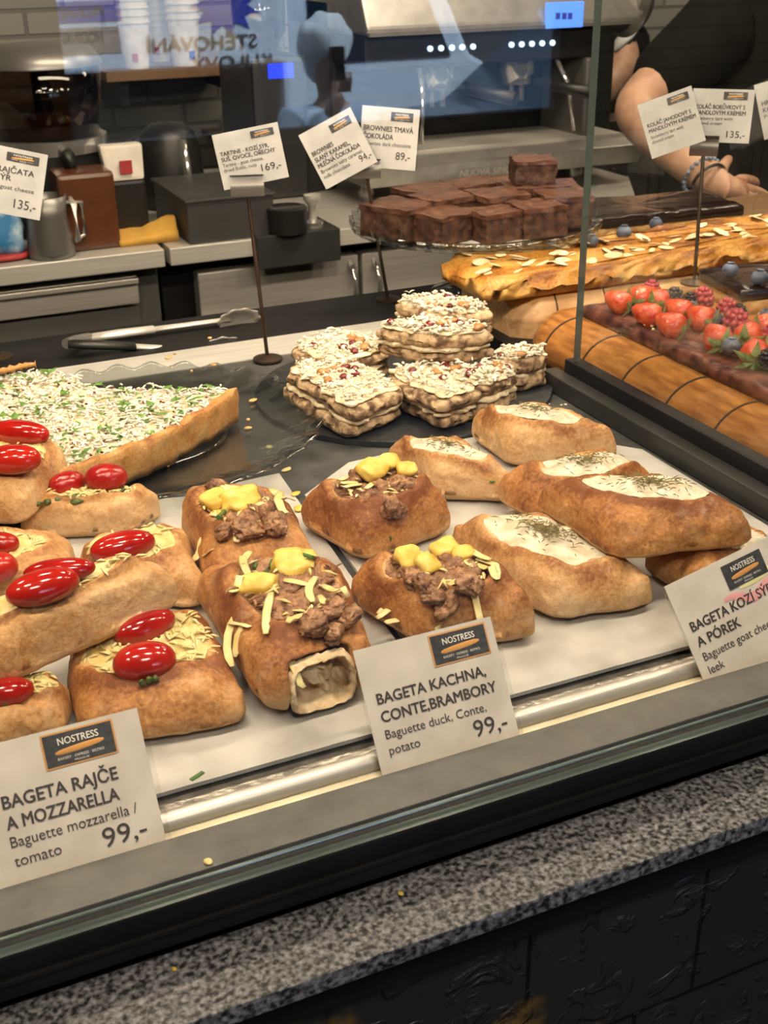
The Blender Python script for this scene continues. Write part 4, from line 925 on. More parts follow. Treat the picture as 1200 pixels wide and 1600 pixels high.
# holder at the left edge
holder((.118, 1.335, -.0015), aty(-28, 345, 1.32), 0, 'wire tag holder at the left edge, behind the tart plate', 44)
tagcard([(-70, 212), (75, 243), (62, 344), (-85, 318)], 1.31, [('RAJČATA', .48, .63, .085, .40), ('SÝR', .48, .51, .085, .16)], [('and goat cheese', .40, .38, .065, .50)], ('135,-', .70, .12, .14, .24), 'price tag reading RAJČATA SÝR 135,- at the left edge', logo_fr=(.56, .80, .36, .14))

# ================================================================== SLATE PLATE AND NUT BREAD SANDWICHES
sc_ = Vector((.478, 1.035, 0)); pol = []
for k in range(72):
    th = 2*math.pi*k/72; r = .152+.0022*noise.noise(Vector((k*.9, 0, 3)))
    pol.append((sc_.x+r*math.cos(th), sc_.y+r*.95*math.sin(th)))
tag(MB().prism(pol, -.0018, .0042).build('slate_plate', SLATE, None, bevel=.0008), 'round black slate plate under the nut bread sandwiches', 'plate')
def slab(corners, base, H, seed, mat, root, name, n=3.4, shift=(0, 0), rough=.0032, N=30, p=9.0, grow=1.04):
    """one slice of dark bread: thin block with rounded plan and craggy sides"""
    P = [Vector((c.x+shift[0], c.y+shift[1], 0)) for c in corners]; c = sum(P, Vector())/4; P = [c+(q-c)*grow for q in P]
    def xy(u, v):
        q = P[0]*((1-u)*(1-v)/4)+P[1]*((1+u)*(1-v)/4)+P[2]*((1+u)*(1+v)/4)+P[3]*((1-u)*(1+v)/4); return q.x, q.y
    def bz(u, v):
        return base[0]*(1-u)*(1-v)/4+base[1]*(1+u)*(1-v)/4+base[2]*(1+u)*(1+v)/4+base[3]*(1-u)*(1+v)/4
    vs = []; fs = []; idx = {}
    def sq(i, j):
        a = 2*i/N-1; b = 2*j/N-1; r = max(abs(a), abs(b))
        if r < 1e-9: return 0, 0, 0
        k = r/((abs(a)**n+abs(b)**n)**(1/n)); return a*k, b*k, r
    for side in (1, 0):
        for i in range(N+1):
            for j in range(N+1):
                u, v, r = sq(i, j); k = (1-(1-r)**2.0)/r if r > 0 else 1; u *= k; v *= k
                x, y = xy(u, v); rho = min(1, r*k); zz = (1-rho**p)**(1/2.2)
                b = bz(u, v); z = b+H*.5+(H*.5*zz if side else -H*.5*zz)
                q = Vector((x, y, z)); s_ = Vector((seed*2.2, seed, 0))
                z += .0016*noise.noise(Vector((x*60, y*60, seed+side*9)))
                e = sm(.6, 1, rho); x += rough*noise.noise(q*120+s_)*e; y += rough*noise.noise(q*120-s_)*e
                idx[(side, i, j)] = len(vs); vs.append((x, y, z))
    for side in (1, 0):
        for i in range(N):
            for j in range(N):
                f = (idx[(side, i, j)], idx[(side, i+1, j)], idx[(side, i+1, j+1)], idx[(side, i, j+1)]); fs.append(f if side else f[::-1])
    rim = [(i, 0) for i in range(N)]+[(N, j) for j in range(N)]+[(i, N) for i in range(N, 0, -1)]+[(0, j) for j in range(N, 0, -1)]
    for a in range(len(rim)):
        p_, q_ = rim[a], rim[(a+1) % len(rim)]; fs.append((idx[(1, *p_)], idx[(0, *p_)], idx[(0, *q_)], idx[(1, *q_)]))
    me = bpy.data.meshes.new(name); me.from_pydata(vs, [], fs)
    bm = bmesh.new(); bm.from_mesh(me); bmesh.ops.remove_doubles(bm, verts=bm.verts, dist=1e-6); bmesh.ops.recalc_face_normals(bm, faces=bm.faces); bm.to_mesh(me); bm.free()
    for f in me.polygons: f.use_smooth = True
    o = link(name, me, root, mat); top = lambda u, v: Vector((*xy(u, v), bz(u, v)+H))
    return o, top
GN = 'nut bread sandwiches'
def nutbread(pts, base, label, seed, H=.0135, n=3.4, crumbs=520, tilt=None):
    """L F R: three base corners; the fourth completes the slice"""
    L, Fv, R = [at(*p) for p in pts]; B = L+R-Fv; Bc = [Fv, R, B, L]
    c = sum(Bc, Vector())/4; rr = random.Random(seed); bb = base if isinstance(base, (list, tuple)) else [base]*4
    t = thing('nut_bread_sandwich', (c.x, c.y, min(bb)), label, 'sandwich', GN)
    sh = lambda: (rr.uniform(-.003, .003), rr.uniform(-.003, .003))
    slab(Bc, bb, H, seed, NUTBREAD, t, 'lower_slice', n, sh())
    slab(Bc, [b+H*.85 for b in bb], .007, seed+50, NUTFILL, t, 'filling', n, (0, 0), .0055, grow=1.0)
    o, top = slab(Bc, [b+H*1.2 for b in bb], H, seed+20, NUTBREAD, t, 'upper_slice', n, sh())
    _, tp = slab(Bc, [b+H*2.1 for b in bb], .004, seed+30, NUTFILL, t, 'cheese_spread', n, (0, 0), .006, grow=.93)
    mb = MB()
    for k in range(crumbs):
        u = rr.uniform(-.96, .96); v = rr.uniform(-.96, .96)
        if (abs(u)**n+abs(v)**n)**(1/n) > .97: continue
        p = tp(u, v)+Vector((0, 0, abs(rr.gauss(0, .0030))-.0008)); a = rr.uniform(0, 6.28); s = rr.choice((.0006, .0009, .0011, .0014, .0022))
        if rr.random() < .42:
            d = Vector((math.cos(a), math.sin(a), rr.uniform(-.1, .3)))*rr.uniform(.0025, .0055); mb.tube([p-d, p+Vector((0, 0, .0008)), p+d], [s*.4, s*.7, s*.3], 5)
        else: mb.ell(p, (s*1.3, s, s*.9), M=Matrix.Rotation(a, 3, 'Z'), n=7, m=5, amp=.7, freq=420, seed=k)
    tag(mb.build('cheese_crumbles', CRUMBLE, t, smooth='all'), kind='stuff')
    for k in range(5):
        u, v = rr.uniform(-.75, .75), rr.uniform(-.75, .75); p = tp(u, v)+Vector((0, 0, .002)); s = rr.uniform(.0030, .0045)
        MB().ell(p, (s*1.35, s, s*.7), M=Matrix.Rotation(rr.uniform(0, 3), 3, 'Z'), n=14, m=9, amp=.3, freq=250, seed=k+seed).build('cranberry', CRANB, t, smooth='all')
    for k in range(3):
        u, v = rr.uniform(-.7, .7), rr.uniform(-.8, .3); p = tp(u, v)+Vector((0, 0, .0025)); s = rr.uniform(.004, .006)
        MB().ell(p, (s*1.5, s, s*.6), M=Matrix.Rotation(rr.uniform(0, 3), 3, 'Z'), n=14, m=9, amp=.35, freq=220, seed=k+seed).build('dried_fig', FIG, t, smooth='all')
    return t
Z0 = .0044
nutbread([(445, 632, .0), (548, 700, .0), (632, 664, .0)], Z0, 'nut bread sandwich at the front left of the slate plate, corner pointing forward', 1, n=9, H=.0150)
nutbread([(597, 640, .0), (692, 686, .0), (790, 650, .0)], Z0, 'nut bread sandwich at the front right of the slate plate, behind the goat cheese baguettes', 2, n=8, H=.0150)
nutbread([(445, 590, .01), (530, 622, .01), (625, 590, .01)], .012, 'nut bread sandwich at the back left of the pile, tongs behind it', 3, H=.0140)
nutbread([(748, 602, .01), (808, 622, .0), (866, 590, .01)], Z0, 'rounded nut bread sandwich at the right rim of the slate, next to the divider post', 4, n=2.6, H=.0150)
nutbread([(700, 625, .02), (760, 640, .02), (815, 612, .02)], .010, 'nut bread sandwich wedged between the front right one and the rounded one', 5, H=.0140, crumbs=300)
nutbread([(572, 545, .05), (680, 566, .045), (786, 548, .05)], [.040, .040, .044, .044], 'nut bread sandwich lying across the middle of the pile', 6, H=.0135)
nutbread([(602, 508, .06), (690, 522, .06), (782, 512, .06)], [.050, .050, .058, .058], 'topmost nut bread sandwich at the back of the pile', 7, H=.0125)

# ================================================================== GLASS PLATE, TART, TONGS
pc = Vector((.203, 1.025, 0)); PR = .170
gp = thing('glass_plate', (pc.x, pc.y, 0), 'scalloped clear glass plate carrying the cheese tart', 'plate')
def scal(r, z, th):
    k = sm(PR*.80, PR, r); return r*(1+.020*k*math.cos(30*th)), z+.0022*k*math.cos(30*th)
prof = [(0, .0005), (.06, .0005), (PR*.72, .0010), (PR*.80, .0030), (PR*.90, .0095), (PR*.985, .0135), (PR, .0150), (PR*.985, .0165), (PR*.90, .0128), (PR*.80, .0062), (PR*.70, .0042), (.06, .0036), (0, .0036)]
mbp = MB(); mbp.lathe(prof, pc, 180, scal); mbp.build('plate_body', PRESSED, gp, smooth='all')
mb = MB(); mb.lathe([(PR*.44, .0040), (PR*.46, .0058), (PR*.48, .0040)], pc, 90); mb.build('foot_ring', PRESSED, gp, smooth='all')
rim_px = [(60, 752), (115, 735), (170, 716), (230, 692), (275, 670), (310, 651), (342, 632), (370, 610)]
zt = .036; rim = [at(x, y, zt) for x, y in rim_px]
top_px = [(352, 602), (320, 604), (260, 601), (215, 604), (170, 600), (138, 598), (112, 584), (60, 574), (0, 586), (-90, 600), (-110, 700), (-60, 770)]
topv = [at(x, y, zt) for x, y in top_px]
tart = thing('cheese_tart', (.17, 1.02, .006), 'cut savoury tart topped with white shreds and chopped herbs on a glass plate', 'tart')
outl = [(p.x, p.y) for p in rim+topv]
oc_ = (sum(p[0] for p in outl)/len(outl), sum(p[1] for p in outl)/len(outl))
MB().prism([(oc_[0]+(x-oc_[0])*.95, oc_[1]+(y-oc_[1])*.95) for x, y in outl], .0065, .033).build('filling', NUTFILL, tart, bevel=.001)
# crust wall: follows the rim, leaning outwards, torn upper edge
vs = []; fs = []; M_ = 90; K = 8
def lerp_path(P, t):
    t *= len(P)-1; i = min(int(t), len(P)-2); f = t-i
    a, b, c, d = P[max(i-1, 0)], P[i], P[i+1], P[min(i+2, len(P)-1)]
    return .5*((2*b)+(c-a)*f+(2*a-5*b+4*c-d)*f*f+(3*b-a-3*c+d)*f**3)
cen = Vector((.05, 1.12, 0)); bk = []
for i in range(M_+1):
    p = lerp_path(rim, i/M_); o = (p-cen); o.z = 0; o.normalize()
    ring = [(-.004, .0066), (.0045, .0064), (.0062, .014), (.0068, .022), (.0078, .031), (.0072, .0378), (.0040, .0392), (-.0015, .0375), (-.008, .030)]
    for k, (a, z) in enumerate(ring):
        q = p+o*(a-.006); q.z = z
        w = .0026*noise.noise(Vector((p.x*55, p.y*55, z*160)))+.0022*noise.noise(Vector((p.x*60, p.y*60, z*620)))+.0012*noise.noise(Vector((p.x*190, p.y*190, z*260)))
        q += o*w; q.z += (.0028*noise.noise(Vector((p.x*48, p.y*48, 5)))) if k in (4, 5, 6, 7) else 0
        vs.append(q); bk.append(max(0, min(1, .42+.6*noise.noise(q*55)+(.15 if k in (5, 6) else 0))))
K = 9
for i in range(M_):
    for k in range(K): fs.append((i*K+k, (i+1)*K+k, (i+1)*K+(k+1) % K, i*K+(k+1) % K))
fs += [tuple(range(K)), tuple(M_*K+k for k in range(K-1, -1, -1))]
me = bpy.data.meshes.new('crust'); me.from_pydata(vs, [], fs); aa = me.attributes.new('bake', 'FLOAT', 'POINT'); aa.data.foreach_set('value', bk)
for f in me.polygons: f.use_smooth = True
link('crust', me, tart, PASTRY)
# the far corner of crust that rises at the left back
vs = []; mb = MB(); P = [at(x, y, .044) for x, y in ((-60, 592), (-20, 584), (12, 578), (40, 571), (56, 569))]
mb.tube([lerp_path(P, i/24) for i in range(25)], [max(.002, .0038+.004*noise.noise(Vector((i*.9, 0, 0)))-.0016*(i/24)) for i in range(25)], 10)
o = mb.build('crust_rim', PASTRY, tart, smooth='all'); aa = o.data.attributes.new('bake', 'FLOAT', 'POINT'); aa.data.foreach_set('value', [.5]*len(o.data.vertices))
def inside(poly, x, y):
    c = False; j = len(poly)-1
    for i in range(len(poly)):
        if (poly[i][1] > y) != (poly[j][1] > y) and x < (poly[j][0]-poly[i][0])*(y-poly[i][1])/(poly[j][1]-poly[i][1])+poly[i][0]: c = not c
        j = i
    return c
rr = random.Random(5); mb = MB(); mg = MB(); mr = MB(); n = 0
cxm = sum(p[0] for p in outl)/len(outl); cym = sum(p[1] for p in outl)/len(outl)
inn = [(cxm+(x-cxm)*.955, cym+(y-cym)*.955) for x, y in outl]
while n < 2600:
    x = rr.uniform(-.06, .32); y = rr.uniform(.85, 1.2)
    if not inside(inn, x, y): continue
    n += 1; a = rr.uniform(0, 6.28); L = rr.uniform(.0018, .0046)
    p = Vector((x, y, .0335+abs(rr.gauss(0, .0022))+.004*max(0, noise.noise(Vector((x*30, y*30, 2)))))); d = Vector((math.cos(a), math.sin(a), rr.uniform(-.4, .4)))*L
    k = rr.random()
    if k < .84: mb.tube([p-d, p+Vector((0, 0, .0006)), p+d], [.0005, .0010, .0004], 5)
    elif k < .95:
        s = rr.uniform(.8, 2.0); q = p+Vector((0, 0, .0012)); e = Vector((-d.y, d.x, 0))*.6
        mg.add([q-d*s, q+e*s, q+d*s+Vector((0, 0, .0008)), q-e*s, q+Vector((0, 0, .0009))], [(0, 1, 4), (1, 2, 4), (2, 3, 4), (3, 0, 4), (3, 2, 1, 0)])
    else: mr.ell(p, (.0018, .0012, .0009), M=Matrix.Rotation(a, 3, 'Z'), n=7, m=5)
tag(mb.build('white_shreds', RICE, tart, smooth='all'), kind='stuff')
tag(mg.build('chopped_herbs', PARSLEY, tart), kind='stuff'); tag(mr.build('red_flecks', CRANB, tart, smooth='all'), kind='stuff')
# pastry flakes on the glass plate
rr = random.Random(8)
for k, (px, py, w) in enumerate([(345, 662, 26), (388, 668, 12), (395, 626, 14), (250, 716, 10), (240, 726, 7), (265, 578, 14), (262, 727, 5), (222, 742, 16), (335, 585, 9), (330, 560, 8), (388, 655, 8), (360, 645, 10), (300, 590, 6), (275, 574, 6)]):
    c = at(px, py, .006); kk = dist(c)/F/2; dd = math.hypot(c.x-pc.x, c.y-pc.y); z = .0045 if dd < PR*.72 else .0045+(dd-PR*.72)*.25
    o = MB().ell((c.x, c.y, z+.001), (w*kk, w*kk*.8, .0011), M=Matrix.Rotation(rr.uniform(0, 3), 3, 'Z'), n=9, m=6, amp=.6, freq=200, seed=k).build('pastry_flake', SPONGE, None, smooth='all')
    tag(o, 'golden pastry flake fallen on the glass plate', 'crumb', 'pastry flakes on the glass plate')
# serving tongs on the rear ledge
tg = thing('serving_tongs', (.30, 1.315, .0), 'steel serving tongs with black grips and scalloped tips on the rear ledge', 'tongs')
for s in (0, 1):
    if s == 0: path = [aty(x, y, 1.295) for x, y in ((106, 537), (190, 541), (270, 542), (332, 547))]; tip = aty(330, 541, 1.295); tl = .046
    else: path = [aty(x, y, 1.335) for x, y in ((140, 528), (230, 512), (300, 502), (358, 499))]; tip = aty(350, 501, 1.335); tl = .048
    mb = MB(); mb.tube([path[0].lerp(path[-1], .42), path[0].lerp(path[-1], .7), path[-1]], [.0065, .0060, .0055], 12, flat=.45); mb.build('arm', STEEL, tg, smooth='all')
    mb = MB(); mb.tube([path[0], path[0].lerp(path[-1], .2), path[0].lerp(path[-1], .45)], [.0075, .0085, .0075], 12, flat=.6); mb.build('grip', BLACK if s == 0 else STEEL, tg, smooth='all')
    d = (path[-1]-path[0]).normalized(); side = d.cross(Vector((0, 0, 1))).normalized(); up = side.cross(d)
    vs = []; nn = 40; rings = (0.001, .35, .7, 1.0)
    for layer in (0, 1):
        for r in rings:
            for j in range(nn):
                th = 2*math.pi*j/nn; q = 1+.06*math.cos(10*th)*r**3
                vs.append(tip+d*(tl*.35+tl*.55*r*q*math.cos(th))+(side*.35+up*.94).normalized()*(.0165*r*q*math.sin(th))+side*((.006*r*r) + layer*.0008))
    fs = []; R4 = len(rings)
    for layer in (0, 1):
        o_ = layer*R4*nn
        for i in range(R4-1):
            for j in range(nn): fs.append((o_+i*nn+j, o_+(i+1)*nn+j, o_+(i+1)*nn+(j+1) % nn, o_+i*nn+(j+1) % nn))
        fs.append(tuple(o_+j for j in range(nn)))
    for j in range(nn): fs.append(((R4-1)*nn+j, (2*R4-1)*nn+j, (2*R4-1)*nn+(j+1) % nn, (R4-1)*nn+(j+1) % nn))
    MB().add(vs, fs).build('scalloped_tip', STEEL, tg, smooth='all')
MB().tube([aty(104, 537, 1.295), aty(118, 532, 1.315), aty(140, 528, 1.335)], .006, 10).build('hinge', STEEL_D, tg, smooth=True)

# ================================================================== CAKE STAND WITH BROWNIES
sc = aty(742, 345, 1.335); SR = .158; sz = .087
st = thing('cake_stand', (sc.x, sc.y, -.0015), 'footed clear glass cake stand holding the brownies', 'cake stand')
def scal2(r, z, th):
    k = sm(SR*.85, SR, r); return r*(1+.012*k*math.cos(40*th)), z+.0008*k*math.cos(40*th)
SP = Vector((sc.x, sc.y, 0))
mb = MB(); mb.lathe([(0, sz-.006), (.03, sz-.006), (SR*.9, sz-.005), (SR*.99, sz-.002), (SR*1.005, sz+.009), (SR*.99, sz+.0095), (SR*.965, sz+.0015), (SR*.9, sz), (0, sz)], SP, 200, scal2); mb.build('plate', PRESSED, st, smooth='all')
mb = MB(); mb.lathe([(.0, sz-.006), (.026, sz-.006), (.022, sz-.014), (.026, sz-.022), (.018, sz-.030), (.012, sz-.045), (.016, .016), (.040, .006), (.055, .001), (.055, -.0015), (0, -.0015)], SP, 48); mb.build('foot', PRESSED, st, smooth='all')
tag(MB().lathe([(0, sz+.0004), (SR*.72, sz+.0004), (SR*.72, sz+.0014), (0, sz+.0014)], SP, 80).build('parchment_disc', PAPER, None), 'round parchment liner under the brownies', 'liner')
def brownie(x, y, z, w, d, h, rot, seed, label):
    t = thing('brownie', (x, y, z), label, 'brownie', 'brownies on the cake stand')
    rr = random.Random(seed); Rm = Matrix.Rotation(rot, 3, 'Z')
    def block(x0, y0, z0, x1, y1, z1, mat, name, amp, N=12):
        bm = bmesh.new(); bmesh.ops.create_grid(bm, x_segments=1, y_segments=1, size=.5); bm.free()
        vs = {}; V = []; Fc = []
        def vid(i, j, k):
            if (i, j, k) not in vs:
                p = Vector((x0+(x1-x0)*i/N, y0+(y1-y0)*j/N, z0+(z1-z0)*k/6))
                q = p+Vector((x, y, z))
                p += Vector((noise.noise(q*90+Vector((seed, 0, 0))), noise.noise(q*90+Vector((0, seed, 0))), .7*noise.noise(q*70+Vector((0, 0, seed)))))*amp
                if k == 0: p.z = z0
                vs[(i, j, k)] = len(V); V.append(Rm @ p+Vector((x, y, z)))
            return vs[(i, j, k)]
        for i in range(N):
            for j in range(N):
                for k in (0, 6): Fc.append((vid(i, j, k), vid(i+1, j, k), vid(i+1, j+1, k), vid(i, j+1, k)))
        for i in range(N):
            for k in range(6):
                for j in (0, N): Fc.append((vid(i, j, k), vid(i+1, j, k), vid(i+1, j, k+1), vid(i, j, k+1)))
                for j in (0, N): Fc.append((vid(j, i, k), vid(j, i+1, k), vid(j, i+1, k+1), vid(j, i, k+1)))
        MB().add(V, Fc).build(name, mat, t, smooth=True, bevel=0)
    block(-w/2, -d/2, 0, w/2, d/2, h*.86, BROWNIE, 'cake', .0030)
    block(-w/2-.001, -d/2-.001, h*.84, w/2+.001, d/2+.001, h, BROWNTOP, 'crust', .0028)
    return t
bz_ = sz+.0015
spots = [(-.115, -.02, .062, .07, .038, .5, 'brownie at the left end of the cake stand'), (-.080, -.065, .060, .060, .034, .35, 'brownie at the front left of the cake stand, a wire stem before it'),
         (-.022, -.088, .055, .050, .034, .1, 'brownie left of the middle at the front rim'), (.035, -.090, .058, .050, .036, -.05, 'brownie at the front middle of the cake stand'),
         (.092, -.058, .060, .060, .038, -.25, 'brownie at the front right, beside the glass post'), (-.050, -.008, .066, .056, .040, .2, 'brownie in the middle left of the stand, behind the front ones'),
         (.014, -.030, .060, .060, .041, .0, 'glossy brownie in the centre of the cake stand'), (.120, .006, .05, .06, .037, -.4, 'brownie at the right end, seen past the glass post'),
         (.074, .004, .055, .056, .040, -.15, 'brownie carrying the topmost one'), (-.040, .058, .07, .06, .037, .3, 'brownie at the back left of the stand'), (.035, .070, .07, .055, .036, .0, 'brownie at the back middle of the stand'), (.095, .068, .05, .05, .034, -.3, 'brownie at the back right of the stand')]
for k, (dx, dy, w, d, h, r, lb) in enumerate(spots): brownie(sc.x+dx, sc.y+dy, bz_, w, d, h, r, k+1, lb)
brownie(sc.x+.088, sc.y+.010, bz_+.0405, .052, .050, .030, -.35, 20, 'single brownie stacked on top of the others')

# ================================================================== WOODEN BOARDS AND TARTS AT THE RIGHT
def bullboard(name, x0, x1, y0, y1, z1, r, mat, label, axis='y', grooves=()):
    """thick board whose front long edge is a quarter round, burnt strap lines across it"""
    t = thing(name, ((x0+x1)/2, (y0+y1)/2, 0), label, 'board')
    pr = [(0, 0.002)]+[(r-r*math.cos(a), z1-r*1.0+r*math.sin(a)) for a in [i*math.pi/2/10 for i in range(11)]]
    pr = [(0.004, 0.0)]+[(p[0], max(p[1], .001)) for p in pr[1:]]
    n = 36; vs = []; fs = []; m = len(pr)+2
    for i in range(n+1):
        tt = i/n; L = (y1-y0) if axis == 'y' else (x1-x0); s_ = L*tt
        e = min(s_, L-s_); sh = 0
        if e < r: sh = r-math.sqrt(max(0, r*r-(r-e)**2))
        prf = [(a+sh*.8, z if z < z1*.5 else z-sh*.35*(z/z1)) for a, z in pr]
        W_ = (x1-x0) if axis == 'y' else (y1-y0)
        prf += [(W_, z1-sh*.35), (W_, 0.0)]
        for a, z in prf:
            vs.append((x0+a, y0+s_, z) if axis == 'y' else (x0+s_, y0+a, z))
    for i in range(n):
        for k in range(m): fs.append((i*m+k, (i+1)*m+k, (i+1)*m+(k+1) % m, i*m+(k+1) % m))
    fs += [tuple(range(m)), tuple(n*m+k for k in range(m-1, -1, -1))]
    MB().add(vs, fs).build('plank', mat, t, smooth=True)
    for g_ in grooves:
        P = [(p[0]-.0003, p[1]+.0003) for p in pr[2:]]+[(r+.012, z1+.0003)]
        pts = [Vector((x0+a, y0+g_-a*.25, z)) if axis == 'y' else Vector((x0+g_+a*.2, y0+a, z)) for a, z in P]
        MB().tube(pts, .0011, 8).build('strap_groove', GROOVE, t, smooth=True)
    return t
bullboard('serving_board', .645, 1.22, .455, 1.090, .050, .040, WOODO, 'oiled half-round wooden board under the berry tart, beside the glass divider', 'y', [.03, .095, .165, .235, .305, .375, .445, .515, .585])
bullboard('serving_board', .662, 1.60, 1.112, 1.262, .050, .030, WOODL, 'light beech board under the almond tart, behind the oiled board', 'x', [.045, .110, .185, .255, .33, .41, .5])
def slabcake(poly, z0, z1, mat, parent, name, amp=.003, bev=.004):
    mb = MB(); n = len(poly); P = []
    for i in range(n):
        a, b = Vector(poly[i]), Vector(poly[(i+1) % n]); k = max(2, int((b-a).length/.007))
        P += [(a.lerp(b, j/k).x, a.lerp(b, j/k).y) for j in range(k)]
    c = (sum(p[0] for p in P)/len(P), sum(p[1] for p in P)/len(P)); vs = []; R = [(1.0, z0), (1.0, z0+(z1-z0)*.5), (1.0, z1-bev), (.985, z1-bev*.2), (.93, z1), (.8, z1), (.6, z1), (.4, z1), (.2, z1), (.04, z1)]
    for f, z in R:
        for x, y in P:
            q = Vector((c[0]+(x-c[0])*f, c[1]+(y-c[1])*f, z)); w = q*38
            am = amp if z > z0 else 0
            vs.append((q.x+am*noise.noise(w+Vector((0, 5, 0))), q.y+am*noise.noise(w+Vector((0, 0, 5))), q.z+am*1.0*(noise.noise(q*45)+.5*noise.noise(q*110))*(1 if z > z0 else 0)))
    m = len(P); fs = [(i*m+j, i*m+(j+1) % m, (i+1)*m+(j+1) % m, (i+1)*m+j) for i in range(len(R)-1) for j in range(m)]
    fs += [tuple(range(m-1, -1, -1)), tuple((len(R)-1)*m+j for j in range(m))]
    return mb.add(vs, fs).build(name, mat, parent, smooth='all')
def setbake(o, f):
    aa = o.data.attributes.new('bake', 'FLOAT', 'POINT'); aa.data.foreach_set('value', [max(0, min(1, f(v.co))) for v in o.data.vertices])
bt = thing('berry_tart', (.77, .74, .050), 'dark red berry tart with strawberries, raspberries and blueberries on the oiled board', 'tart')
slabcake([(.686, .462), (.800, .462), (.800, 1.030), (.686, 1.036)], .050, .063, BERRY_T, bt, 'cake', .0028, .003)
def berry_z(): return .064
def strawberry(px, py, wpx, ang, lean=0.0):
    c = at(px, py, .074); r = wpx/F*dist(c)/2*1.22
    M = Matrix.Rotation(ang, 3, 'Z') @ Matrix.Rotation(math.radians(70)+lean, 3, 'Y')
    mb = MB(); mb.lathe([(0, r*1.25), (r*.35, r*1.05), (r*.72, r*.45), (r*.92, -.15*r), (r*.86, -.55*r), (r*.5, -.82*r), (0, -.85*r)], c, 20, M=M)
    s = mb.build('strawberry', STRAWB, bt, smooth='all')
    lf = MB()
    for k in range(6):
        th = k*math.pi/3; d = Vector((math.cos(th), math.sin(th), 0)); e = Vector((-math.sin(th), math.cos(th), 0))
        P = [Vector((0, 0, -.86*r)), d*r*.6+e*r*.32+Vector((0, 0, -.9*r)), d*r*1.5+Vector((0, 0, -.75*r)), d*r*.6-e*r*.32+Vector((0, 0, -.9*r)), d*r*.5+Vector((0, 0, -1.0*r))]
        lf.add([c+M @ p for p in P], [(0, 1, 4), (1, 2, 4), (2, 3, 4), (3, 0, 4), (3, 2, 1, 0)])
    o = lf.build('calyx', LEAFG, s)
    return s
for a in ((968, 472, 34, 2.2), (1002, 467, 40, .2), (1030, 470, 34, .4), (1013, 492, 36, 2.4), (1062, 486, 36, 2.0), (1050, 508, 38, 2.2), (1096, 498, 38, 1.9), (1120, 528, 40, 1.4), (1170, 524, 40, .6), (1180, 552, 42, .9), (1196, 510, 38, .3), (1215, 545, 40, .2)): strawberry(*a)
def raspberry(px, py, wpx, mat=None, name='raspberry'):
    c = at(px, py, .076); r = wpx/F*dist(c)/2; mb = MB(); mb.ell(c, (r*.80, r*.80, r*.95), n=14, m=10)
    for i in range(5):
        v = .35+i*.52; m = max(5, int(11*math.sin(v)))
        for j in range(m):
            u = 2*math.pi*(j+.5*(i % 2))/m; d = Vector((math.sin(v)*math.cos(u)*.82, math.sin(v)*math.sin(u)*.82, math.cos(v)*.95))
            mb.ell(c+d*r, (r*.24,)*3, n=8, m=6)
    return mb.build(name, mat or RASPB, bt, smooth='all')
for a in ((1018, 452, 26), (1098, 468, 34), (1136, 484, 32), (1150, 505, 40), (1205, 525, 32)): raspberry(*a)
for a in ((1053, 466, 30), (1078, 470, 24), (1155, 487, 22), (1200, 560, 28)): raspberry(*a, BLACKB, 'blackberry')
def blueberry(px, py, wpx, parent, z=.074):
    c = at(px, py, z); r = wpx/F*dist(c)/2; mb = MB(); mb.ell(c, (r, r, r*.9), n=18, m=12); b = mb.build('blueberry', BLUEB, parent, smooth='all')
    MB().lathe([(r*.2, 0), (r*.42, .0), (r*.46, r*.12), (r*.30, r*.06), (r*.18, r*.02)], c+Vector((0, 0, r*.84)), 10).build('crown', BLUEB, b, smooth=True)
    return b
for a in ((1081, 482, 22), (1116, 500, 27), (1142, 541, 28), (1197, 492, 20)): blueberry(*a, bt)
rr = random.Random(4)
for k in range(12):
    px, py = rr.choice([(1020, 505), (1070, 515), (1175, 500), (1195, 545), (1030, 515)]); px += rr.uniform(-22, 22); py += rr.uniform(-12, 14)
    c = at(px, py, .0665); MB().ell(c, (.0030, .0016, .0011), M=Matrix.Rotation(rr.uniform(0, 3), 3, 'Z'), n=8, m=5).build('nut_piece', ALMOND, bt, smooth='all')
# almond tart
al = thing('almond_tart', (.95, 1.2, .05), 'long golden almond tart on the light beech board', 'tart')
def rowpoly(x0, x1, y0, y1): return [(x0, y0+.012), (x0+.012, y0), (x1, y0), (x1, y1), (x0+.02, y1), (x0, y1-.02)]
o = slabcake(rowpoly(.622, 1.62, 1.122, 1.256), .050, .073, ALMOND_T, al, 'pastry', .0085, .012); setbake(o, lambda c: .45+.9*noise.noise(c*26)+(.10 if c.z > .02 else -.22))
rr = random.Random(12)
for k in range(99):
    x = rr.uniform(.635, 1.16); y = rr.uniform(1.138, 1.243); z = .0735+.0085*(noise.noise(Vector((x, y, .073))*45)+.5*noise.noise(Vector((x, y, .073))*110)); s = rr.uniform(.0045, .0095)
    MB().ell((x, y, z+.0014), (s*1.35, s*.8, .0009), M=Euler((rr.uniform(-.35, .35), rr.uniform(-.35, .35), rr.uniform(0, 6.28))).to_matrix(), n=12, m=6).build('almond_flake', ALMOND, al, smooth='all')
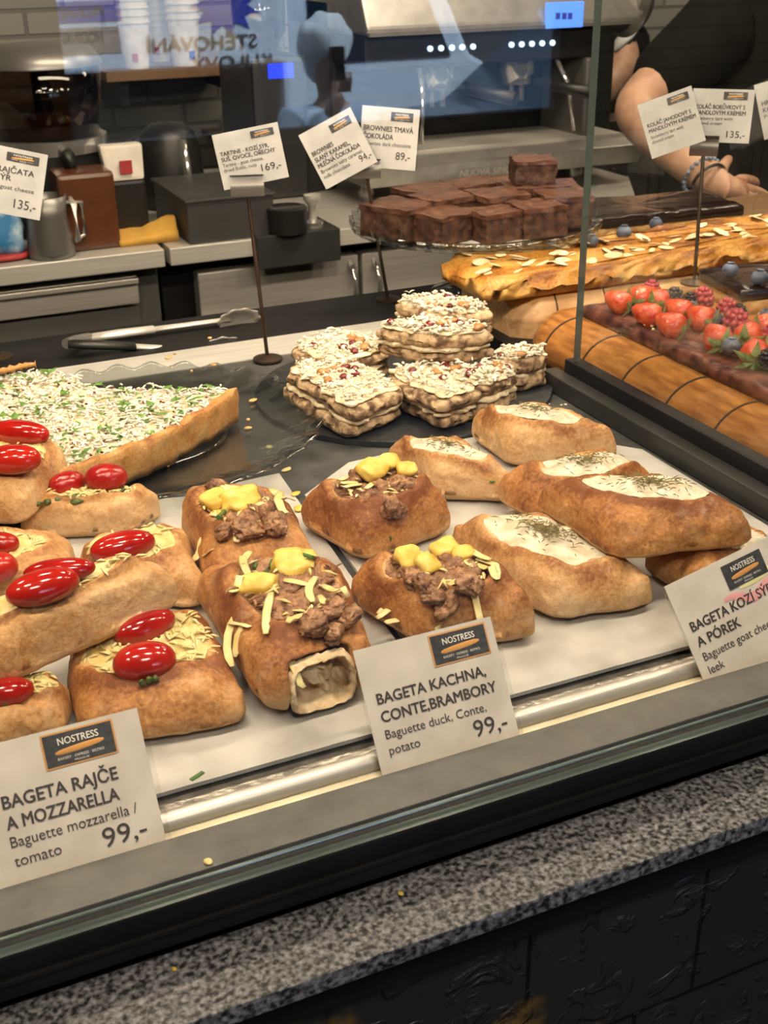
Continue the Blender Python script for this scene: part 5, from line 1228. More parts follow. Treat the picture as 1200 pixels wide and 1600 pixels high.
# chocolate blueberry tarts
def choctart(poly, z0, h, label, bl, zb):
    c = sum((Vector(p) for p in poly), Vector((0, 0)))/len(poly)
    t = thing('chocolate_tart', (c.x, c.y, z0), label, 'tart', 'chocolate blueberry tarts')
    slabcake(poly, z0, z0+h*.62, SPONGE, t, 'cake_base', .0015, .002)
    slabcake([(c.x+(p[0]-c.x)*1.015, c.y+(p[1]-c.y)*1.015) for p in poly], z0+h*.55, z0+h, CHOCO, t, 'chocolate_glaze', .0018, .004)
    for b in bl: blueberry(*b, t, zb)
choctart([(.838, .960), (1.2, .900), (1.2, 1.035), (.852, 1.052)], .050, .028, 'chocolate glazed tart with blueberries at the right on the oiled board', [(1141, 422, 24), (1187, 434, 26), (1230, 430, 25)], .086)
pl = [aty(862, 395, 1.42), aty(1062, 372, 1.36), aty(1060, 352, 1.50), aty(880, 358, 1.56)]
choctart([(.86, 1.345), (1.135, 1.325), (1.15, 1.44), (.88, 1.47)], .040, .032, 'dark chocolate tart with blueberries behind the almond tart', [(924, 377, 22), (975, 363, 23), (1025, 350, 20)], .077)
tag(MB().box(.82, 1.60, 1.300, 1.500, -.0015, .040).build('serving_board', WOODB, None, bevel=.004), 'dark wooden board under the chocolate tart behind the almond tart', 'board')

# ================================================================== BACK COUNTER
WZ = -.118                                        # worktop underside edge; top is 32 mm higher
WT = WZ+.032
def steelbox(x0, x1, y0, y1, z0, z1, name, mat, parent, bevel=.002): return MB().box(x0, x1, y0, y1, z0, z1).build(name, mat, parent, bevel=bevel)
wa = thing('steel_worktop', (.0, 2.4, WZ), 'brushed steel worktop at the left under the drink dispenser', 'worktop')
steelbox(-.9, .497, 2.10, 2.85, WZ, WT, 'slab', STEEL, wa)
wb = thing('steel_worktop', (1.3, 2.4, WZ), 'brushed steel worktop at the right under the coffee machine', 'worktop')
steelbox(.507, 1.62, 2.10, 2.85, WZ, WT, 'slab', STEEL, wb)
un = thing('drawer_unit', (0, 2.4, FZ), 'steel drawer unit under the left worktop', 'drawer unit')
steelbox(-.9, .497, 2.17, 2.85, FZ, WZ, 'carcass', STEEL_D, un)
for z0, z1 in ((-.19, -.138), (-.44, -.255), (-.66, -.46)):
    d = steelbox(-.75, .452, 2.14, 2.168, z0, z1, 'drawer_front', STEEL, un, .003)
    MB().box(-.75, .452, 2.128, 2.142, z1-.012, z1-.002).build('pull_lip', STEEL, d, bevel=.002)
MB().box(-.75, .452, 2.15, 2.17, -.232, -.198).build('recess_strip', STEEL_D, un)
fr = thing('under_counter_fridge', (1.2, 2.4, FZ), 'under-counter fridge with two steel doors and curved handles', 'fridge')
steelbox(.507, 1.62, 2.19, 2.85, FZ, WZ, 'carcass', BLACKM, fr)
x1 = aty(308, 430, 2.155).x; x2 = aty(562, 430, 2.155).x
for a, b, hx in ((x1, x2-.004, x2-.022), (x2+.004, x2+.40, x2+.03), (x2+.408, 1.615, x2+.44)):
    d = steelbox(a, b, 2.150, 2.188, -.70, -.150, 'door', STEEL, fr, .004)
    MB().tube([(hx, 2.15, -.165), (hx, 2.128, -.180), (hx, 2.122, -.215), (hx, 2.128, -.25), (hx, 2.15, -.265)], .006, 10, flat=1.0).build('handle', CHROME, d, smooth='all')

# drink dispenser at the left
dx, dy = aty(80, 250, 2.36).x, 2.36
zz = lambda py, y=2.36, px=80: aty(px, py, y).z
ds = thing('drink_dispenser', (dx, dy, WT), 'round drink dispenser with metal lid, brown drink inside and black base', 'dispenser')
R = .108
MB().lathe([(0, WT), (R*.95, WT), (R*.95, zz(232)), (0, zz(232))], (dx, dy, 0), 40).build('base', BLACK, ds, smooth=True)
MB().lathe([(0, zz(232)), (R*1.0, zz(232)), (R*1.0, zz(210)), (0, zz(210))], (dx, dy, 0), 40).build('steel_ring', CHROME, ds, smooth=True)
MB().lathe([(R*.90, zz(209)), (R*.98, zz(150)), (R*1.02, zz(100)), (R*1.0, zz(100)), (R*.96, zz(150)), (R*.88, zz(208))], (dx, dy, 0), 48).build('bowl', SMOKED, ds, smooth='all')
MB().lathe([(0, zz(208)), (R*.86, zz(208)), (R*.92, zz(168)), (0, zz(168))], (dx, dy, 0), 40).build('drink', AMBER, ds, smooth=True)
MB().lathe([(0, zz(110)), (R*.16, zz(110)), (R*.16, zz(205)), (0, zz(205))], (dx, dy, 0), 20).build('mixing_column', BLACK, ds, smooth=True)
MB().lathe([(0, zz(100)), (R*1.06, zz(100)), (R*1.06, zz(95)), (R*.98, zz(84)), (R*.86, zz(70)), (R*.2, zz(64)), (0, zz(64))], (dx, dy, 0), 48).build('lid', STEEL_D, ds, smooth=True)
MB().tube([(dx+.01, dy-R, zz(225)), (dx+.01, dy-R-.03, zz(228)), (dx+.01, dy-R-.035, zz(245))], .012, 10).build('tap', BLACK, ds, smooth='all')
# metal pitcher, blue bag, brown pitcher, coffee bag
def onwt(px, py): return at(px, py, WT)
p = onwt(82, 400)
jg = thing('milk_pitcher', (p.x, p.y, WT), 'dull steel milk pitcher behind the left price tag', 'pitcher')
hh = .105
MB().lathe([(0, WT), (.040, WT), (.042, WT+.01), (.034, WT+hh*.7), (.037, WT+hh), (.035, WT+hh), (.032, WT+hh*.7), (.039, WT+.012), (0, WT+.008)], p.xy.to_3d(), 36).build('body', STEEL_D, jg, smooth='all')
MB().tube([p.xy.to_3d()+Vector((.036, 0, WT+hh*.86)), p.xy.to_3d()+Vector((.062, 0, WT+hh*.84)), p.xy.to_3d()+Vector((.062, 0, WT+hh*.3)), p.xy.to_3d()+Vector((.040, 0, WT+hh*.22))], .0045, 8).build('handle', CHROME, jg, smooth='all')
p = onwt(10, 408)
bg = thing('foil_bag', (p.x, p.y, WT), 'blue and white foil bag with red bottom edge at the left', 'bag')
mb = MB(); mb.ell((p.x-.02, p.y+.02, WT+.052), (.062, .030, .052), n=26, m=18, amp=.25, freq=28, seed=3, pw=.7); mb.build('bag', BAGBLUE, bg, smooth='all')
mb = MB(); mb.ell((p.x-.02, p.y+.018, WT+.007), (.065, .034, .007), n=26, m=10, amp=.15, freq=28, seed=3, pw=.7); mb.build('red_band', REDINK, bg, smooth='all')
p = onwt(140, 385); p.y += .005
jb = thing('brown_pitcher', (p.x, p.y, WT), 'square brown plastic pitcher with pale handle behind the steel one', 'pitcher')
MB().box(p.x-.048, p.x+.052, p.y-.04, p.y+.05, WT, WT+.135).build('body', AMBER, jb, bevel=.008)
MB().tube([(p.x-.03, p.y-.04, WT+.095), (p.x-.03, p.y-.075, WT+.09), (p.x-.03, p.y-.075, WT+.03), (p.x-.03, p.y-.04, WT+.022)], .005, 8).build('handle', STEEL, jb, smooth='all')
p = onwt(207, 368); p.y += .02
cbg = thing('coffee_bag', (p.x, p.y, WT), 'standing coffee bag, white top and black lower part', 'bag')
hz = aty(207, 224, p.y).z-WT
MB().extrude([(p.x-.036, p.y-.02, WT), (p.x+.036, p.y-.02, WT), (p.x+.034, p.y-.024, WT+hz*.62), (p.x-.034, p.y-.024, WT+hz*.62)], (0, .045, 0)).build('black_half', BLACK, cbg, bevel=.006)
MB().extrude([(p.x-.034, p.y-.022, WT+hz*.62), (p.x+.034, p.y-.022, WT+hz*.62), (p.x+.040, p.y-.004, WT+hz), (p.x-.040, p.y-.004, WT+hz)], (0, .03, 0)).build('white_half', CUPW, cbg, bevel=.006)
MB().box(p.x-.010, p.x+.012, p.y-.025, p.y-.020, WT+hz*.70, WT+hz*.84).build('red_emblem', REDINK, cbg)
# kettle
p = onwt(292, 335); p.y += .10; kz = aty(292, 187, p.y).z
kt = thing('electric_kettle', (p.x, p.y, WT), 'black electric kettle with a bright steel stripe, behind the dark box', 'kettle')
kh = kz-WT
MB().lathe([(0, WT), (.066, WT), (.069, WT+kh*.2), (.064, WT+kh*.7), (.054, WT+kh*.88), (.034, WT+kh*.97), (0, WT+kh)], p.xy.to_3d(), 40).build('body', BLACK, kt, smooth='all')
MB().tube([p.xy.to_3d()+Vector((.018, -.066, WT+.02)), p.xy.to_3d()+Vector((.016, -.067, WT+kh*.45)), p.xy.to_3d()+Vector((.014, -.055, WT+kh*.82))], .019, 12, flat=.5).build('steel_stripe', CHROME, kt, smooth='all')
MB().tube([p.xy.to_3d()+Vector((-.062, 0, WT+kh*.80)), p.xy.to_3d()+Vector((-.100, 0, WT+kh*.72)), p.xy.to_3d()+Vector((-.098, 0, WT+kh*.25)), p.xy.to_3d()+Vector((-.066, 0, WT+kh*.18))], .010, 10).build('handle', BLACK, kt, smooth='all')
# dark box with cloth beside it
a = onwt(297, 383); b = onwt(425, 365); hb = aty(297, 318, a.y).z
bx = thing('dark_box', ((a.x+b.x)/2, a.y+.1, WT), 'open dark grey box on the steel worktop, yellow cloth at its side', 'box')
MB().box(a.x, b.x, a.y, a.y+.012, WT, hb).build('front_panel', DARKGREY, bx, bevel=.002)
MB().box(a.x, a.x+.01, a.y+.012, a.y+.24, WT, hb).box(b.x-.01, b.x, a.y+.012, a.y+.24, WT, hb).box(a.x+.01, b.x-.01, a.y+.228, a.y+.24, WT, hb).box(a.x+.01, b.x-.01, a.y+.012, a.y+.228, WT, WT+.01).build('tray', DARKGREY, bx, bevel=.002)
MB().box(a.x-.004, b.x+.004, a.y-.004, a.y+.25, hb, hb+.006).build('lid', DARKGREY, bx, bevel=.002)
def cloth(px0, px1, py0, py1, label, mat, hgt):
    p = onwt(px0, py1); q = onwt(px1, py1); w = q.x-p.x; vs = []; fs = []; n = 26
    for i in range(n+1):
        for j in range(n+1):
            x = p.x+w*i/n; y = p.y+.10*j/n
            z = WT+.008+hgt*(.25+.75*(i/n))*max(0, math.sin(math.pi*min(1, .12+.8*j/n)))*(.62+.5*noise.noise(Vector((x*24, y*20, 2))))
            vs.append((x+.006*noise.noise(Vector((y*30, 0, 1))), y, z))
    for i in range(n):
        for j in range(n): fs.append((i*(n+1)+j, (i+1)*(n+1)+j, (i+1)*(n+1)+j+1, i*(n+1)+j+1))
    top = len(vs); vs += [(v[0], v[1], WT+.0005) for v in vs]
    fs += [tuple(top+k for k in f[::-1]) for f in list(fs)]
    rim = [i*(n+1) for i in range(n)]+[n*(n+1)+j for j in range(n)]+[i*(n+1)+n for i in range(n, 0, -1)]+[j for j in range(n, 0, -1)]
    for k in range(len(rim)):
        a_, b_ = rim[k], rim[(k+1) % len(rim)]; fs.append((a_, top+a_, top+b_, b_))
    tag(MB().add(vs, fs).build('cleaning_cloth', mat, None, smooth='all'), label, 'cloth')
cloth(190, 295, 335, 387, 'crumpled yellow cleaning cloth on the worktop beside the dark box', YCLOTH, .045)
# tamping mat with knock box and tamper
a = onwt(432, 396); b = onwt(562, 388)
zmt = WT+.006
tm = MB().box(a.x, b.x+.02, 2.085, 2.30, WT-.034, zmt)
tm = MB().box(a.x, b.x+.02, 2.084, 2.099, WT-.055, zmt).box(a.x, b.x+.02, 2.099, 2.30, WT+.0005, zmt).build('tamping_mat', RUBBER, None, bevel=.002)
tag(tm, 'black rubber tamping mat bent over the worktop edge', 'mat')
p = at(450, 362, zmt); kb = thing('knock_box', (p.x, p.y, zmt), 'round black knock box on the rubber mat', 'knock box')
MB().lathe([(0, zmt), (.036, zmt), (.038, zmt+.045), (.034, zmt+.047), (.032, zmt+.012), (0, zmt+.01)], p.xy.to_3d(), 36).build('tub', BLACK, kb, smooth=True)
MB().tube([p.xy.to_3d()+Vector((-.035, 0, zmt+.042)), p.xy.to_3d()+Vector((.035, 0, zmt+.042))], .006, 10).build('knock_bar', RUBBER, kb, smooth=True)
p = at(489, 354, zmt); tp_ = thing('coffee_tamper', (p.x, p.y, zmt), 'small steel coffee tamper standing beside the knock box', 'tamper')
MB().lathe([(0, zmt), (.020, zmt), (.020, zmt+.010), (.010, zmt+.014), (0, zmt+.014)], p.xy.to_3d(), 32).build('foot', CHROME, tp_, smooth=True)
MB().lathe([(0, zmt+.013), (.008, zmt+.013), (.008, zmt+.040), (.017, zmt+.052), (.016, zmt+.060), (0, zmt+.062)], p.xy.to_3d(), 28).build('grip', STEEL, tp_, smooth=True)

# coffee grinder (dark, with a deep blue display)
gx0 = aty(405, 300, 2.42).x; gx1 = aty(540, 300, 2.42).x
gd = thing('coffee_grinder', ((gx0+gx1)/2, 2.5, WT), 'dark coffee grinder with a glowing blue display', 'grinder')
gz = aty(440, 96, 2.42).z
MB().box(gx0, gx0+.12, 2.42, 2.66, WT, gz+.01).build('body', BLACK, gd, bevel=.012)
MB().box(gx0+.12, gx1, 2.46, 2.66, WT, gz-.10).build('side_body', BLACK, gd, bevel=.012)
a = aty(418, 100, 2.419); b = aty(459, 121, 2.419)
MB().box(a.x, b.x, 2.4175, 2.4205, b.z, a.z).build('display', SCREEND, gd)
c = aty(536, 200, 2.44); ct = aty(538, 127, 2.44)
MB().lathe([(0, c.z), (.022, c.z), (.024, ct.z), (0, ct.z)], (c.x, 2.45, 0), 28).build('dosing_chamber', STEEL, gd, smooth=True)
MB().lathe([(.03, gz+.01), (.055, gz+.05), (.06, gz+.16), (.058, gz+.16), (.052, gz+.05), (.028, gz+.012)], (gx0+.06, 2.54, 0), 32).build('hopper', SMOKED, gd, smooth='all')

# shelf with paper cups and two small bottles on the back wall
SY = 2.95
sz0 = aty(300, 121, SY).z; sz1 = aty(300, 106, SY).z; sx0 = aty(165, 110, SY).x; sx1 = aty(432, 110, SY).x
sh = thing('wall_shelf', ((sx0+sx1)/2, SY+.2, sz0), 'dark wall shelf carrying three stacks of paper cups', 'shelf')
MB().box(sx0, sx1, SY, 3.395, sz0, sz1).build('board', WOODB, sh, bevel=.002)
for x in (sx0+.05, sx1-.05): MB().box(x-.01, x+.01, SY+.05, 3.395, sz0-.06, sz0).build('bracket', BLACKM, sh)
def cup(x, y, z, r, h):
    return MB().lathe([(0, z), (r*.72, z), (r*.97, z+h*.95), (r*1.05, z+h*.96), (r*1.05, z+h), (r*.95, z+h), (r*.70, z+.004), (0, z+.004)], (x, y, 0), 30).build('paper_cup', CUPW, None, smooth=True)
for (px, y, r, h, st_, n, lb) in ((214, 3.02, .040, .105, .0165, 11, 'white paper cup in the left stack on the wall shelf'), (250, 3.16, .034, .085, .015, 12, 'small paper cup in the middle stack, behind the other two stacks'), (290, 3.02, .042, .110, .0165, 11, 'large paper cup in the right stack on the wall shelf')):
    x = aty(px, 100, y).x; c0 = cup(x, y, sz1, r, h); tag(c0, lb, 'cup', 'paper cups in stacks')
    MB().box(x+.002 if px > 260 else x-.016, x+.016 if px > 260 else x-.004, y-r*.86, y-r*.72, sz1+.018, sz1+.035).build('red_mark', REDINK if px < 260 else BLUEINK, c0)
    for k in range(1, n):
        c = c0.copy(); COL.objects.link(c); c.location = c0.location+Vector((0, 0, st_*k)); ORG[c.name] = c.location
        c['label'] = lb.replace('cup in', 'cup nested in') if k else lb
        for ch in c0.children: pass
a = aty(362, 205, 3.3); ss = thing('wall_ledge', (a.x, 3.35, a.z-.01), 'narrow ledge on the brick wall under two small bottles', 'ledge')
MB().box(a.x-.06, a.x+.07, 3.27, 3.395, a.z-.012, a.z).build('board', WOODB, ss)
for px, lb in ((356, 'small pale bottle on the narrow wall ledge, left one'), (368, 'small pale bottle on the narrow wall ledge, right one')):
    x = aty(px, 200, 3.33).x; hb_ = .075
    b = thing('small_bottle', (x, 3.33, a.z), lb, 'bottle', 'small bottles on the ledge')
    MB().lathe([(0, a.z), (.015, a.z), (.015, a.z+hb_*.6), (.007, a.z+hb_*.75), (0, a.z+hb_*.75)], (x, 3.33, 0), 20).build('body', WHITEP, b, smooth=True)
    MB().lathe([(0, a.z+hb_*.75), (.008, a.z+hb_*.75), (.008, a.z+hb_), (0, a.z+hb_)], (x, 3.33, 0), 16).build('cap', BLACK, b, smooth=True)

# ================================================================== ESPRESSO MACHINE
MY = 2.26
em = thing('espresso_machine', (1.30, 2.5, WT), 'wide two-group espresso machine with lit buttons and a blue screen', 'espresso machine')
ex0 = aty(566, 200, MY).x; ex1 = aty(975, 200, MY).x
def Z(py, px=730, y=MY): return aty(px, py, y).z
exb = aty(918, 150, MY).x; exk = aty(905, 150, MY+.3).x
ztop = Z(-40); zb1 = Z(47); zb2 = Z(100); zrec = Z(215); zt1 = Z(232); zt2 = Z(275)
for x in (ex0+.05, ex1-.06): MB().lathe([(0, WT), (.02, WT), (.016, zt2+.01), (0, zt2+.01)], (x, MY+.1, 0), 20).build('foot', CHROME, em, smooth=True)
for x in (ex0+.05, ex1-.06): MB().lathe([(0, WT), (.02, WT), (.016, zt2+.01), (0, zt2+.01)], (x, MY+.34, 0), 20).build('foot', CHROME, em, smooth=True)
MB().box(ex0, exk, MY+.16, MY+.42, zt2, ztop-.04).build('back_body', BLACKM, em, bevel=.01)
# drip tray: bevelled steel front
MB().extrude([(ex0-.01, MY+.16, zt2), (ex0-.01, MY-.05, zt2+.004), (ex0-.01, MY-.065, zt1-.012), (ex0-.01, MY-.03, zt1), (ex0-.01, MY+.16, zt1)], (ex1-ex0+.02, 0, 0)).build('drip_tray', STEEL_H, em, bevel=.003)
MB().box(ex0+.02, ex1-.02, MY-.02, MY+.15, zt1, zt1+.008).build('tray_grid', STEEL, em, bevel=.001)
# upper housing: rounded steel front over a black control strip
hp = [(MY+.42, ztop), (MY+.06, ztop), (MY-.005, ztop-.03), (MY-.035, ztop-.09), (MY-.03, zb1), (MY+.42, zb1)]
MB().extrude([(ex0, y, z) for y, z in hp], (ex1-ex0, 0, 0)).build('upper_housing', STEEL_H, em, bevel=.006)
MB().box(ex0+.004, exb, MY-.012, MY+.40, zb2, zb1).build('control_strip', BLACKM, em, bevel=.004)
MB().box(ex0+.002, ex1-.002, MY-.040, MY-.030, zb1-.001, zb1+.006).build('trim_line', CHROME, em)
MB().lathe([(0, -.018), (.085, -.018), (.095, 0), (.085, .018), (0, .018)], (ex1+.014, MY+.05, zb1+.06), 36, M=Matrix.Rotation(math.pi/2, 3, 'Y')).build('end_cap', STEEL_D, em, smooth=True)
MB().box(exb-.02, exb, MY-.02, MY+.16, zt1, zb2).build('side_panel', STEEL_D, em, bevel=.006)
a = aty(853, 4, MY-.037); b = aty(909, 42, MY-.037)
MB().box(a.x, b.x, MY-.042, MY-.034, b.z, a.z).build('screen', SCREENB, em, bevel=.002)
for px in (872, 882, 891):
    q = aty(px, 25, MY-.043); MB().box(q.x-.005, q.x+.005, MY-.0432, MY-.042, q.z-.006, q.z+.006).build('screen_icon', BLUEINK, em)
for px in (672, 689, 706, 722, 739, 799, 815, 831, 847, 863):
    py = 76-(px-672)*.048; q = aty(px, py, MY-.014)
    MB().lathe([(0, -.003), (.0055, -.003), (.0055, .003), (0, .003)], (q.x, MY-.014, q.z), 18, M=Matrix.Rotation(math.pi/2, 3, 'X')).build('button', BUTTON, em, smooth=True)
for px in (690, 815):
    q = aty(px, 112, MY+.03); x = q.x
    g = MB().lathe([(0, zb2+.005), (.036, zb2+.005), (.036, zb2-.030), (.030, zb2-.036), (.030, zb2-.05), (0, zb2-.05)], (x, MY+.05, 0), 32).build('group_head', CHROME, em, smooth=True)
    MB().tube([(x+.03, MY+.03, zb2-.045), (x+.07, MY-.03, zb2-.055), (x+.105, MY-.09, zb2-.062)], [.010, .013, .014], 12).build('portafilter_handle', BLACK, em, smooth='all')
    MB().tube([(x-.012, MY+.05, zb2-.05), (x-.012, MY+.05, zb2-.085)], .006, 10).build('spout', CHROME, em, smooth=True)
    MB().tube([(x+.012, MY+.05, zb2-.05), (x+.012, MY+.05, zb2-.085)], .006, 10).build('spout', CHROME, em, smooth=True)
for px, s in ((655, -1), (868, 1)):
    x = aty(px, 110, MY).x; MB().tube([(x, MY+.0, zb2), (x+.01*s, MY-.04, zb2-.05), (x+.02*s, MY-.05, zb2-.14)], .005, 10).build('steam_wand', CHROME, em, smooth='all')
nlo = aty(722, 279, MY-.066); nhi = aty(815, 264, MY-.066)
Yv = Vector((0, -.015, zt1-.012-zt2-.004)).normalized(); Nv = Vector((1, 0, 0)).cross(Yv)
q0 = Vector((nlo.x, MY-.0535, zt2+.011))
lettering([('NUOVA SIMONELLI', 0, 0, .016, .17, .01)], (q0, Vector((1, 0, 0)), Yv, Nv), STEEL, em, 'lettering', .0016)
tag(MB().box(aty(690, 285, 2.16).x, aty(800, 285, 2.16).x, 2.14, 2.19, WT+.0005, WT+.03).build('folded_towel', WHITEP, None, bevel=.012), 'folded white towel under the front of the espresso machine', 'towel')
# grey stool back beside the right worktop
p = aty(1026, 320, 2.36)
sl = thing('bar_stool', (p.x, 2.36, FZ), 'dark stool with curved grey backrest beside the barista', 'stool')
vs = []; fs = []; n = 14
for i in range(n+1):
    a = -1.1+2.2*i/n
    for (dr, z) in ((0, -.32), (0, -.005), (.012, -.005), (.012, -.32)): vs.append((p.x+(.17+dr)*math.sin(a)*.35+.03, 2.40-(.17+dr)*math.cos(a)*.6+.10, z))
for i in range(n):
    for k in range(4): fs.append((i*4+k, (i+1)*4+k, (i+1)*4+(k+1) % 4, i*4+(k+1) % 4))
fs += [(0, 1, 2, 3), (n*4+3, n*4+2, n*4+1, n*4)]
MB().add(vs, fs).build('backrest', STEEL_D, sl, smooth=True)
MB().lathe([(0, -.40), (.16, -.40), (.17, -.37), (.15, -.35), (0, -.35)], (p.x+.10, 2.47, 0), 36).build('seat', BLACK, sl, smooth=True)
for k in range(4):
    th = k*math.pi/2+.7; MB().tube([(p.x+.10+.10*math.cos(th), 2.47+.10*math.sin(th), -.39), (p.x+.10+.16*math.cos(th), 2.47+.16*math.sin(th), FZ)], .010, 8).build('leg', BLACKM, sl, smooth=True)

# ================================================================== BARISTAS
def hand(parent, wrist, fwd, palm_n, length, spread=.18, mat=SKIN, thumb_side=1, curl=.25, prefix=''):
    """palm, four fingers and a thumb, one continuous skin surface"""
    f = Vector(fwd).normalized(); nrm = Vector(palm_n); nrm = (nrm-f*nrm.dot(f)).normalized(); s = f.cross(nrm).normalized()*thumb_side
    W_ = Vector(wrist); L = length; J = [W_, W_+f*L*.20]; E = [(0, 1)]; Rr = [(L*.16, L*.12), (L*.20, L*.11)]
    for k in range(4):
        a = (1.5-k)/3.0; base = W_+f*L*(.47-.03*abs(a))+s*a*L*.34; d = (f+s*a*spread*2).normalized()
        ln = L*(.43, .50, .47, .36)[k]; i0 = len(J)
        J += [base, base+d*ln*.45+nrm*curl*.06*L, base+d*ln*.76+nrm*curl*.20*L, base+d*ln*.96+nrm*curl*.40*L]
        E += [(1, i0), (i0, i0+1), (i0+1, i0+2), (i0+2, i0+3)]; Rr += [(L*.072, L*.068), (L*.052,)*2, (L*.047,)*2, (L*.038,)*2]
    t0 = W_+f*L*.16+s*L*.16; td = (f*.75+s*.9).normalized(); i0 = len(J)
    J += [t0, t0+td*L*.22, t0+td*L*.40+f*L*.03]; E += [(0, i0), (i0, i0+1), (i0+1, i0+2)]; Rr += [(L*.085,)*2, (L*.062,)*2, (L*.048,)*2]
    return J, E, Rr
def body_with_hand(parent, J, E, Rr, wrist_idx, hand_args):
    hj, he, hr = hand(parent, J[wrist_idx], *hand_args)
    o = len(J); J2 = J+hj[1:]; E2 = E+[((wrist_idx if a == 0 else o+a-1), o+b-1) for a, b in he]; R2 = Rr+hr[1:]
    return J2, E2, R2
# front barista: stands in the aisle behind the cake boards
by = 1.88; hx_ = aty(1240, -120, by).x
S1 = aty(1140, 0, by-.02); El = aty(982, 172, by-.06); Wr = aty(1112, 290, by-.29)
zsh = S1.z; cx_ = hx_
B1 = thing('person', (cx_, by, FZ), 'barista in black T-shirt and apron with hand spread before the belly, right edge', 'person', None)
J = [Vector((cx_, by, -.05)), Vector((cx_, by, .12)), Vector((cx_, by+.01, .30)), Vector((cx_, by, zsh+.02)), Vector((cx_, by-.005, zsh+.10)), Vector((cx_-.01, by-.03, zsh+.19)), Vector((cx_-.01, by-.03, zsh+.28)),
     Vector((S1.x+.03, by, zsh-.03)), El.copy(), El.lerp(Wr, .45)+Vector((0, 0, .004)), Wr.copy(),
     Vector((cx_+.19, by, zsh-.03)), Vector((cx_+.25, by+.03, zsh-.28)), Vector((cx_+.20, by-.14, zsh-.47)),
     Vector((cx_-.10, by, -.12)), Vector((cx_-.10, by, -.55)), Vector((cx_-.10, by+.01, FZ+.08)), Vector((cx_-.10, by-.14, FZ+.035)),
     Vector((cx_+.10, by, -.12)), Vector((cx_+.10, by, -.55)), Vector((cx_+.10, by+.01, FZ+.08)), Vector((cx_+.10, by-.14, FZ+.035))]
E = [(0, 1), (1, 2), (2, 3), (3, 4), (4, 5), (5, 6), (2, 7), (7, 8), (8, 9), (9, 10), (2, 11), (11, 12), (12, 13), (0, 14), (14, 15), (15, 16), (16, 17), (0, 18), (18, 19), (19, 20), (20, 21)]
Rr = [(.16, .115), (.145, .105), (.17, .11), (.075, .07), (.055, .055), (.085, .095), (.075, .085), .060, .043, .042, .030, .065, .05, .035, .09, .062, .045, .04, .09, .062, .045, .04]
J1, E1, R1 = body_with_hand(B1, J, E, Rr, 10, ((.86, .02, -.22), (.25, .55, -.75), .165, .30, SKIN, 1, .30))
JL, EL, RL = body_with_hand(B1, J1, E1, R1, 13, ((-.3, -.8, -.1), (0, 0, -1), .17, .12, SKIN, -1, .4))
link('body', skin_mesh(JL, EL, RL), B1, SKIN)
# face
fx, fy, fz = cx_-.01, by-.03, zsh+.235
MB().ell((fx, fy+.02, fz+.05), (.092, .105, .085), n=28, m=18, amp=.08, freq=20).build('hair', HAIRB, B1, smooth='all')
for s in (-1, 1):
    MB().ell((fx+s*.032, fy-.088, fz+.0), (.011, .007, .007)).build('eye', INK, B1, smooth='all'); MB().ell((fx+s*.090, fy+.005, fz-.01), (.012, .02, .03)).build('ear', SKIN, B1, smooth='all')
MB().ell((fx, fy-.100, fz-.03), (.014, .018, .024)).build('nose', SKIN, B1, smooth='all'); MB().ell((fx, fy-.088, fz-.068), (.024, .009, .007)).build('mouth', REDINK, B1, smooth='all')
sj = [J[0]+Vector((0, 0, -.13)), J[1], J[2], Vector((cx_, by, zsh+.028)), J[7], J[7].lerp(J[8], .55), J[7].lerp(J[8], .86), J[11], J[11].lerp(J[12], .6)]
link('t_shirt', skin_mesh(sj, [(0, 1), (1, 2), (2, 3), (2, 4), (4, 5), (5, 6), (2, 7), (7, 8)], [(.245, .155), (.235, .15), (.225, .15), (.15, .13), .080, .072, .058, .088, .078]), B1, TSHIRT)
tr = [J[0]+Vector((0, 0, -.02)), J[14], J[15], J[16], J[18], J[19], J[20]]
link('trousers', skin_mesh(tr, [(0, 1), (1, 2), (2, 3), (0, 4), (4, 5), (5, 6)], [(.18, .13), .115, .085, .066, .115, .085, .066]), B1, TSHIRT)
MB().tube([Vector((cx_-.085, by-.075, zsh+.06)), Vector((cx_-.075, by-.135, zsh-.02)), Vector((cx_-.02, by-.155, zsh-.10)), Vector((cx_+.03, by-.150, zsh-.08)), Vector((cx_+.085, by-.075, zsh+.06))], .004, 8).build('gold_chain', GOLD, B1, smooth='all')
ax = (J[10]-J[9]).normalized()
def ring_about(c, d, R_, r_, n=22):
    d = Vector(d).normalized(); u = d.cross(Vector((0, 0, 1))).normalized(); v = u.cross(d)
    return [Vector(c)+u*R_*math.cos(2*math.pi*i/n)+v*R_*math.sin(2*math.pi*i/n) for i in range(n+1)]
mb = MB()
for q in ring_about(J[10]-ax*.030, ax, .033, 0): mb.ell(q, (.0040,)*3, n=8, m=6)
mb.build('bead_bracelet', BEAD, B1, smooth='all')
MB().tube(ring_about(J[10]-ax*.010, ax, .0325, 0), .0028, 8).build('leather_bracelet', BLACK, B1, smooth='all')
rg = J1[len(J)+1+8]  # ring finger root
MB().tube(ring_about(rg.lerp(J1[len(J)+2+8], .4), J1[len(J)+2+8]-rg, .0105, 0), .0025, 8).build('ring', CHROME, B1, smooth='all')
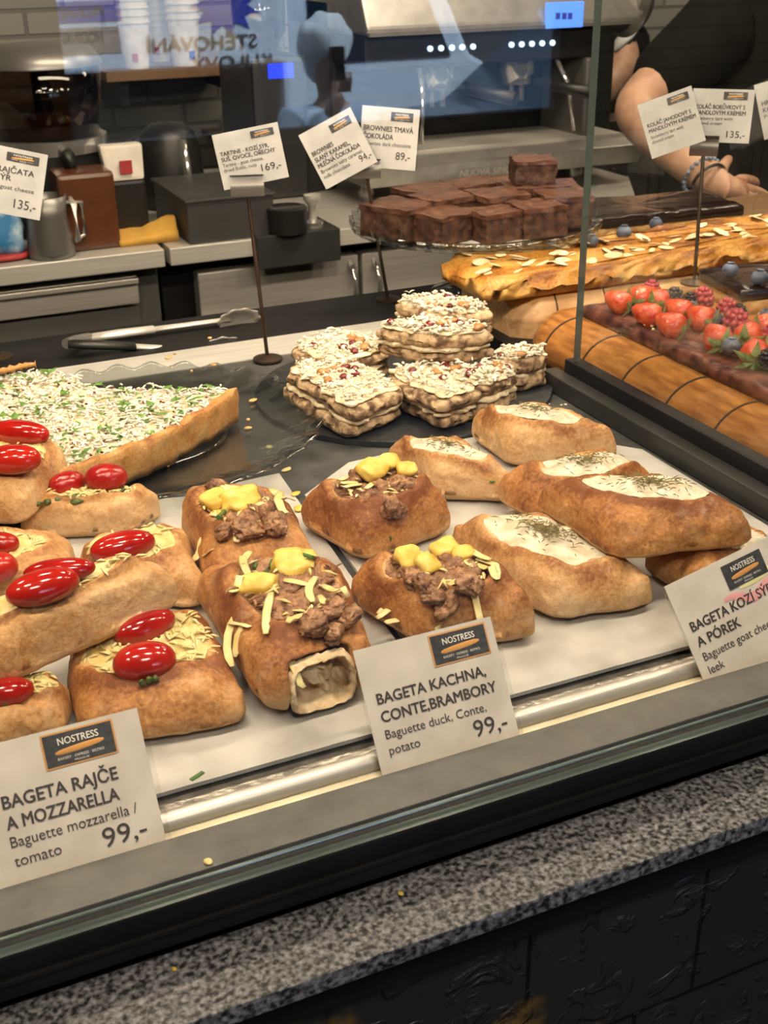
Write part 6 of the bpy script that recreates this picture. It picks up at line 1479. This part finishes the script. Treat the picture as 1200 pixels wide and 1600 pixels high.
# second barista, behind the espresso machine
b2y = 3.08; q = aty(985, 120, b2y); c2 = aty(935, 100, b2y).x
B2 = thing('person', (c2, b2y, FZ), 'second barista half hidden behind the espresso machine, bent arm with black sleeve', 'person')
zs2 = aty(985, 20, b2y).z
e2 = aty(938, 152, b2y-.17); w2 = aty(926, 100, b2y-.20); s2 = aty(1004, 60, b2y-.05)
J = [Vector((c2, b2y, -.10)), Vector((c2, b2y, .05)), Vector((c2, b2y, zs2-.10)), Vector((c2, b2y, zs2+.02)), Vector((c2, b2y, zs2+.08)), Vector((c2, b2y-.02, zs2+.17)), Vector((c2, b2y-.02, zs2+.26)),
     Vector((s2.x-.05, b2y-.02, s2.z)), s2.lerp(e2, .45), e2, w2, Vector((c2-.17, b2y, zs2-.03)), Vector((c2-.22, b2y-.03, zs2-.28)), Vector((c2-.17, b2y-.18, zs2-.4)),
     Vector((c2-.09, b2y, -.15)), Vector((c2-.09, b2y, -.58)), Vector((c2-.09, b2y, FZ+.07)), Vector((c2-.09, b2y-.14, FZ+.035)), Vector((c2+.09, b2y, -.15)), Vector((c2+.09, b2y, -.58)), Vector((c2+.09, b2y, FZ+.07)), Vector((c2+.09, b2y-.14, FZ+.035))]
E = [(0, 1), (1, 2), (2, 3), (3, 4), (4, 5), (5, 6), (2, 7), (7, 8), (8, 9), (9, 10), (2, 11), (11, 12), (12, 13), (0, 14), (14, 15), (15, 16), (16, 17), (0, 18), (18, 19), (19, 20), (20, 21)]
Rr = [(.14, .10), (.13, .1), (.14, .1), (.07, .065), (.05, .05), (.08, .09), (.07, .08), .055, .048, .042, .030, .055, .045, .032, .085, .06, .042, .038, .085, .06, .042, .038]
J2, E2, R2 = body_with_hand(B2, J, E, Rr, 10, ((-.2, -.3, .9), (-.5, -.6, -.1), .165, .10, SKIN, -1, .45))
J2, E2, R2 = body_with_hand(B2, J2, E2, R2, 13, ((-.2, -.8, -.2), (0, 0, -1), .165, .12, SKIN, 1, .4))
link('body', skin_mesh(J2, E2, R2), B2, SKIN)
link('t_shirt', skin_mesh([J[0], J[1], J[2], Vector((c2, b2y, zs2-.02)), J[7], J[8]+(J[9]-J[8])*.15, J[11], J[11].lerp(J[12], .6)], [(0, 1), (1, 2), (2, 3), (2, 4), (4, 5), (2, 6), (6, 7)], [(.16, .12), (.155, .12), (.165, .125), .10, .075, .068, .075, .068]), B2, TSHIRT)
link('trousers', skin_mesh([J[0], J[14], J[15], J[16], J[18], J[19], J[20]], [(0, 1), (1, 2), (2, 3), (0, 4), (4, 5), (5, 6)], [(.155, .12), .108, .08, .06, .108, .08, .06]), B2, TSHIRT)
MB().ell((c2, b2y+.01, zs2+.24), (.088, .10, .085), n=26, m=16, amp=.08, freq=20).build('hair', HAIRB, B2, smooth='all')
for s in (-1, 1): MB().ell((c2+s*.03, b2y-.095, zs2+.19), (.010, .007, .007)).build('eye', INK, B2, smooth='all')
MB().ell((c2, b2y-.105, zs2+.16), (.013, .017, .022)).build('nose', SKIN, B2, smooth='all')
cl = aty(974, 62, b2y-.28)
a = aty(958, 78, b2y-.30); b = aty(990, 44, b2y-.30)
tag(MB().tube([a, a.lerp(b, .5)+Vector((0, -.01, .006)), b], [.022, .026, .018], 14, flat=.5).build('white_cloth', WHITEP, None, smooth='all'), 'folded white cloth in the hand of the second barista', 'cloth')
